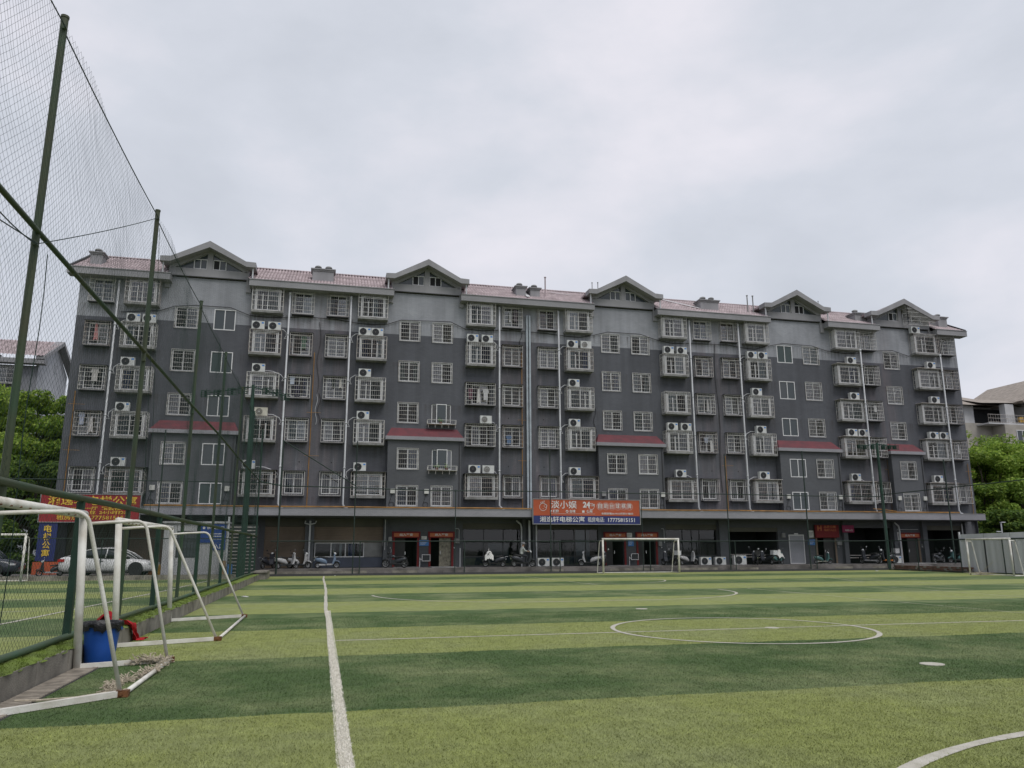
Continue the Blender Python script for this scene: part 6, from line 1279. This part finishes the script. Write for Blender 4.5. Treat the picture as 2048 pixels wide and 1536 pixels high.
for k in range(14):
    b = MB(); b.box(-5.0, -3.62, YB, YB+.03, .28+k*.19, .28+k*.19+.05); b.build('slat', M_CAGE_D, sc_)
b = MB(); b.box(-5.0, -3.62, YB+.3, 48.6, .2, 2.9); b.build('backing', mat('dark_tarpaulin', (.045, .05, .05), .9, .2, 2), sc_)
b = MB(); b.box(-4.95, -4.7, YB-.4, YB-.15, .2, .75); tag(b.build('blue_drum', M_BLUE), 'small blue drum on the pavement before the storage cage', 'drum')
b = MB(); b.box(-5.35, -5.05, YB-.45, YB-.2, .2, .95); tag(b.build('cardboard_box', mat('cardboard', (.3, .2, .11), .9, .1, 4)), 'brown cardboard box standing beside the blue drum', 'box')
# ------------------------------------------------------------------ grey hoarding on the right
ho = empty('hoarding', (39.6, 36, 0), 'tall pale grey sheet metal hoarding behind the right side fence', 'hoarding')
M_HOARD = mat('hoarding_sheet', (.60, .61, .63), .5, .12, .8, .15, 12, metal=.1, streak=True)
y = 42.3
def hx(y): return rx(y)+.62
while y > 27:
    L_ = 2.0; b = MB(); n = 16; k = 0
    for i in range(n+1):
        yy_ = y-.02-(L_-.04)*i/n; o_ = .012*(1 if i % 4 in (1, 2) else -1)
        for z in (.02, 2.03): b.v.append((hx(yy_)+o_, yy_, z))
    for i in range(n): b.f.append((2*i, 2*i+2, 2*i+3, 2*i+1)); b.m.append(0)
    b.build('sheet', M_HOARD, ho, origin=(hx(y), y, 0))
    b = MB(); b.quad((hx(y), y, 2.08), (hx(y-L_+.02), y-L_+.02, 2.08), (hx(y-L_+.02), y-L_+.02, 2.37+.02*(42.3-y)/2), (hx(y), y, 2.35+.02*(42.3-y)/2)); b.build('top_sheet', M_HOARD, ho, origin=(hx(y), y, 0))
    b = MB(); b.box(hx(y)-.05, hx(y)+.03, y-.05, y+.03, 0, 2.5 if y > 41 else 2.1); b.build('upright', M_HOARD if y > 41 else M_AWN, ho); y -= L_
b = MB(); b.bar((hx(42.3)-.03, 42.3, 2.05), (hx(27), 27, 2.05), .04, n=4); b.build('rail', M_AWN, ho)
t = empty('lamp_post', (52.6, 52, 0), 'slim white lamp post rising behind the hoarding at right', 'lamp')
b = MB(); b.bar((52.6, 52, 0), (52.65, 52, 3.5), .05, n=8); b.build('post', M_PIPE, t); b = MB(); b.box(52.6, 53.0, 51.9, 52.1, 3.48, 3.54); b.build('lamp_head', M_PIPE, t); b = MB(); b.box(52.1, 52.6, 51.97, 52.03, 2.75, 2.81); b.build('bracket', M_PIPE, t)
# ------------------------------------------------------------------ houses beyond
M_HW = wall_material('far_wall_grey', (.105, .105, .12), (.235, .24, .26), 15.7, stain=False)
M_HSIDE = wall_material('far_wall_pale', (.46, .47, .50), (.46, .47, .50), 15, stain=False)
lh = empty('grey_house', (-31, 80, 0), 'grey apartment house with pink tiled roof beyond the left trees', 'building')
X1h, Yf, Yb_ = -26.1, 78., 86.2
b = MB(); wall_grid(b, -44, X1h, 0, 18.2, Yf, [(x0, x0+1.9, z, z+1.5) for x0 in (-29.6, -34, -38.5) for z in (16.5, 13.65, 10.8, 7.9)]); b.build('front_wall', [M_HW, M_ROOM], lh)
b = MB(); b.prism([(Yf+.01, 0), (Yb_, 0), (Yb_, 18.9), (82.1, 21.3), (Yf+.01, 18.9)], X1h-.2, X1h, axis='x'); b.build('side_wall', M_HSIDE, lh)
ym = 82.1
b = MB(); b.prism([(Yf-.9, 18.95), (ym, 21.6), (Yb_+.9, 18.95), (Yb_+.9, 18.6), (ym, 21.2), (Yf-.9, 18.6)], X1h-.01, X1h+.7, axis='x'); b.build('verge', M_GABLE, lh)
V, F = tile_roof('r', -44.5, X1h+.6, Yf-1., ym, 18.95, 21.55, rows=9, pitch=.3); o = place('tiled_roof', npmesh('tiled_roof', V-np.array([-31, 80, 0]), F, M_TILE), lh, (-31, 80, 0)); tag(o, kind='stuff')
b = MB(); b.box(-44.5, X1h+.7, Yf-.9, Yf-.003, 18.25, 18.68); b.build('eaves', M_FASC, lh)
b = MB(); b.prism([(-31.0, 19.5), (-30.2, 19.6), (-33.6, 21.6), (-37, 19.6), (-38, 19.5), (-37, 19.1), (-33.6, 21.2), (-30.3, 19.2)][::-1], Yf-1.2, Yf+3, axis='y'); b.build('gable', M_GABLE, lh)
for x0 in (-29.6, -34):
    for z in (16.5, 13.65, 10.8):
        w = glazed(x0, x0+1.9, z, z+1.5, Yf+.05, lh); grille(x0-.1, x0+2.0, z-.05, z+1.55, Yf-.6, .59, hb=(0, .25, .5, .75, 1.), parent=w); l = MB(); l.box(x0-.15, x0+2.05, Yf-.62, Yf-.01, z-.2, z-.06); l.build('ledge', M_LEDGE, w)
b = MB(); b.box(X1h+.0, X1h+.02, 80.9, 82.1, 14.8, 16.6); b.box(X1h+.0, X1h+.02, 82.2, 82.9, 18.5, 19.3); b.build('side_window', M_TEAL, lh)
put_ac('old', -29.3, Yf-.5, 15.05, 'old air conditioner on the grey house beyond the left trees', 'air conditioners on the far house')
rh = empty('tan_house', (82, 85, 0), 'tan apartment house with brown hipped roof and corner balcony beyond the right trees', 'building')
M_TAN = mat('tan_render', (.36, .335, .30), .85, .12, .8, .2, 20); M_PALE = mat('pale_render', (.48, .48, .49), .8, .08, .8); M_BROOF = mat('brown_roof_tile', (.30, .26, .225), .8, .15, 2., .2, 25)
b = MB(); b.box(78, 86.6, 85.0, 99, 0, 17.8); b.box(86.6, 91.3, 82.9, 99, 0, 17.4); b.prism([(91.3, 83.2), (112, 83.2), (112, 99), (91.3, 99)], 0, 17.7, axis='z'); b.build('lower_wall', M_TAN, rh)
b = MB(); b.box(78, 84.2, 85.2, 99, 17.8, 20.2); b.box(91.31, 112, 83.4, 99, 17.7, 21.0); b.box(84.2, 91.3, 87.6, 99, 17.4, 20.5); b.build('upper_wall', M_PALE, rh)
def hip(b, x0, x1, y0, y1, z0, z1, ins):
    b.quad((x0, y0, z0), (x1, y0, z0), (x1-ins, (y0+y1)/2, z1), (x0+ins, (y0+y1)/2, z1)); b.quad((x1, y1, z0), (x0, y1, z0), (x0+ins, (y0+y1)/2, z1), (x1-ins, (y0+y1)/2, z1))
    b.quad((x0, y1, z0), (x0, y0, z0), (x0+ins, (y0+y1)/2, z1), (x0+ins, (y0+y1)/2, z1)); b.quad((x1, y0, z0), (x1, y1, z0), (x1-ins, (y0+y1)/2, z1), (x1-ins, (y0+y1)/2, z1))
b = MB(); hip(b, 74, 92, 84.2, 97, 20.1, 22.6, 5); b.quad((83.9, 83.6, 20.3), (91.9, 82.6, 20.4), (91.6, 88, 21.8), (84.5, 88, 21.6)); b.prism([(89.3, 20.6), (96.9, 24.9), (104.5, 20.6), (104.1, 20.3), (96.9, 24.3), (89.7, 20.3)][::-1], 82.3, 95, axis='y'); b.build('roof', M_BROOF, rh)
b = MB(); b.prism([(91.9, 20.95), (101.9, 20.95), (96.9, 23.8)], 83.2, 84.5, axis='y'); b.build('gable_glazing', M_TEAL, rh)
b = MB(); b.box(84.25, 91.2, 83.0, 87.5, 17.42, 17.6); b.box(87.3, 88.7, 83.2, 84.1, 17.4, 20.2); b.box(90.9, 91.25, 83.0, 83.4, 17.4, 20.3); b.build('balcony', M_PALE, rh)
b = MB()
for k in range(18): b.bar((84.3+k*.39, 83.05, 17.6), (84.3+k*.39, 83.05, 18.7), .015, n=4)
for z in (17.7, 18.2, 18.7): b.bar((84.25, 83.04, z), (91.2, 83.04, z), .03, n=4)
b.build('railing', M_CAGE_D, rh)
b = MB(); b.box(84.3, 91.2, 87.4, 87.59, 17.6, 20.2); b.build('balcony_recess', M_FAN, rh)
for (x0, x1, z0, z1, y) in ((88.3, 90.1, 14.2, 16.7, 82.9), (90.4, 91.2, 14.2, 16.7, 82.9), (92.6, 95.0, 18.0, 20.3, 83.4), (92.9, 95.5, 12.6, 15.1, 83.2)):
    f = MB(); window_frame(f, x0, x1, z0, z1, y-.05, .09, (.5,)); w = f.build('window', M_FRAME, rh); p = MB(); p.box(x0+.05, x1-.05, y-.04, y-.02, z0+.05, z1-.05); p.build('pane', M_TEAL, w)
b = MB(); b.bar((91.28, 82.8, 2), (91.28, 82.8, 20.3), .09, n=8); b.build('downpipe', M_PIPE, rh)
b = MB(); b.box(89.3, 90.0, 83.1, 83.4, 17.8, 18.5); tag(b.build('yellow_cloth', mat('yellow_cloth', (.45, .28, .06), .8, .1, 3)), 'yellow cloth hung over the tan house balcony', 'cloth')
# ------------------------------------------------------------------ trees
def leaf_material(name, c1, c2, c3):
    m_ = bpy.data.materials.new(name); m_.use_nodes = True; t = m_.node_tree; L = t.links; bs = t.nodes['Principled BSDF']; bs.inputs['Roughness'].default_value = .6; bs.inputs['Specular IOR Level'].default_value = .3
    g_ = N(t, 'ShaderNodeNewGeometry'); r = N(t, 'ShaderNodeValToRGB'); L.new(g_.outputs['Random Per Island'], r.inputs[0]); r.color_ramp.elements[0].color = (*c1, 1); r.color_ramp.elements[1].color = (*c3, 1); e_ = r.color_ramp.elements.new(.55); e_.color = (*c2, 1)
    n_ = N(t, 'ShaderNodeTexNoise'); n_.inputs['Scale'].default_value = .55; n_.inputs['Detail'].default_value = 4; L.new(g_.outputs['Position'], n_.inputs[0]); mr = N(t, 'ShaderNodeMapRange'); L.new(n_.outputs['Fac'], mr.inputs[0]); mr.inputs[1].default_value = .3; mr.inputs[2].default_value = .7; mr.inputs[3].default_value = .75; mr.inputs[4].default_value = 1.3
    mu = N(t, 'ShaderNodeMix', data_type='RGBA', blend_type='MULTIPLY'); mu.inputs[0].default_value = 1; L.new(r.outputs[0], mu.inputs[6]); L.new(mr.outputs[0], mu.inputs[7]); L.new(mu.outputs[2], bs.inputs['Base Color'])
    tr = N(t, 'ShaderNodeBsdfTranslucent'); L.new(mu.outputs[2], tr.inputs[0]); ms = N(t, 'ShaderNodeMixShader'); ms.inputs[0].default_value = .45; L.new(bs.outputs[0], ms.inputs[1]); L.new(tr.outputs[0], ms.inputs[2]); L.new(ms.outputs[0], t.nodes['Material Output'].inputs[0]); return m_
LM = [leaf_material('leaf_bright', (.10, .18, .022), (.20, .31, .04), (.34, .43, .08)), leaf_material('leaf_mid', (.085, .155, .025), (.175, .28, .04), (.30, .39, .07)), leaf_material('leaf_dark', (.05, .10, .022), (.11, .19, .035), (.20, .28, .05))]
M_BARK = mat('bark', (.09, .075, .06), .95, .25, 3, .5, 20)
def tree(x, y, h, r, lm, label, n=9000, leaf=.165, z0=0., crown0=.25, sparse=False):
    t = empty('tree', (x, y, z0), label, 'tree'); rs = np.random.default_rng(int(abs(x*13+y*7)))
    b = MB(); b.tube([(x, y, z0), (x+.1, y, z0+h*.3), (x-.05, y+.1, z0+h*.62), (x, y, z0+h*.85)], [.22, .17, .1, .04], 8)
    cl = []
    for k in range(40 if not sparse else 9):
        a = rs.random()*6.283; el = rs.random(); rad = r*(.35+.65*math.sqrt(rs.random())); zc = z0+h*(crown0+(1-crown0)*rs.random()**.8); f = math.sqrt(max(0.05, 1-((zc-z0)/h-crown0-.35)**2/.5)); rad *= min(1, f) 
        c = (x+rad*math.cos(a), y+rad*math.sin(a), min(zc, z0+h-.4)); cl.append((c, r*(.24+.16*rs.random()) if not sparse else .7))
        st = (x, y, z0+h*(.25+.4*rs.random())); b.tube([st, ((st[0]+c[0])/2+rs.normal()*.2, (st[1]+c[1])/2, (st[2]+c[2])/2-.1), c], [.07, .045, .015], 5)
    b.build('trunk', M_BARK, t)
    per = int(n*(1.55 if not sparse else 1))//len(cl); P = []; NRM = []
    for c, cr_ in cl:
        d = rs.normal(size=(per, 3)); d /= np.linalg.norm(d, axis=1)[:, None]; rad = cr_*(.45+.6*rs.random(per)**.6)[:, None]; q = np.array(c)+d*rad*np.array([1.15, 1.15, .72]); P.append(q); NRM.append(d*.6+rs.normal(size=(per, 3))*.55+np.array([0, 0, .5]))
    P = np.concatenate(P); Nn = np.concatenate(NRM); Nn /= np.linalg.norm(Nn, axis=1)[:, None]
    ref = rs.normal(size=P.shape); a = np.cross(Nn, ref); a /= np.linalg.norm(a, axis=1)[:, None]; c = np.cross(Nn, a); s_ = leaf*(.6+.8*rs.random(len(P)))[:, None]
    V = np.stack([P-a*s_, P-c*s_*.45+Nn*s_*.1, P+a*s_, P+c*s_*.45], 1).reshape(-1, 3)-np.array([x, y, z0]); F = np.arange(len(P)*4).reshape(-1, 4)
    place('crown', npmesh('crown', V, F, lm), t, (x, y, z0))
tree(-24.8, 67, 13.6, 4.0, LM[0], 'bright green tree at the left edge below the grey house', n=16000)
tree(-20.7, 64.5, 12.9, 3.1, LM[0], 'tallest rounded bright green tree close to the left end of the building', n=15000)
tree(-18.2, 66, 11.4, 2.6, LM[0], 'slender bright green tree touching the left corner of the building', n=11000)
tree(-22.6, 60, 9.4, 3.2, LM[0], 'lower bright green tree in front of the left tree group', n=13000, crown0=.08)
tree(-18.6, 58, 7.2, 2.6, LM[2], 'dark low tree behind the left end of the banner', n=11000, crown0=.05)
tree(-27, 60, 8.5, 3.2, LM[2], 'dark low tree at the left picture edge above the parked car', n=9000, crown0=.05)
tree(61.8, 62.5, 10.6, 3.1, LM[0], 'yellow green tree nearest the right end of the building', n=15000, crown0=.1)
tree(66.3, 63.5, 11.8, 3.6, LM[0], 'taller yellow green tree at the right edge below the tan house', n=16000, crown0=.1)
tree(59.3, 60, 7.2, 2.5, LM[1], 'mid green shrub-like tree behind the right end of the canopy', n=11000, crown0=.02)
tree(63.3, 59.5, 7.6, 2.9, LM[1], 'mid green tree low in the right tree group above the hoarding', n=12000, crown0=.02)
tree(58.5, 57, 4.6, 2.2, LM[2], 'dark low bush behind the hoarding corner', n=8000, crown0=.0)
tree(62.0, 56.5, 4.6, 2.3, LM[2], 'dark low bush behind the white lamp post', n=8000, crown0=.0)
tree(71, 67, 13.5, 4, LM[1], 'green tree at the right picture edge behind the others', n=12000, crown0=.1)
tree(75.5, 78.5, 15.6, 2.0, LM[0], 'thin sparse sapling rising in front of the tan house', n=700, crown0=.55, sparse=True)
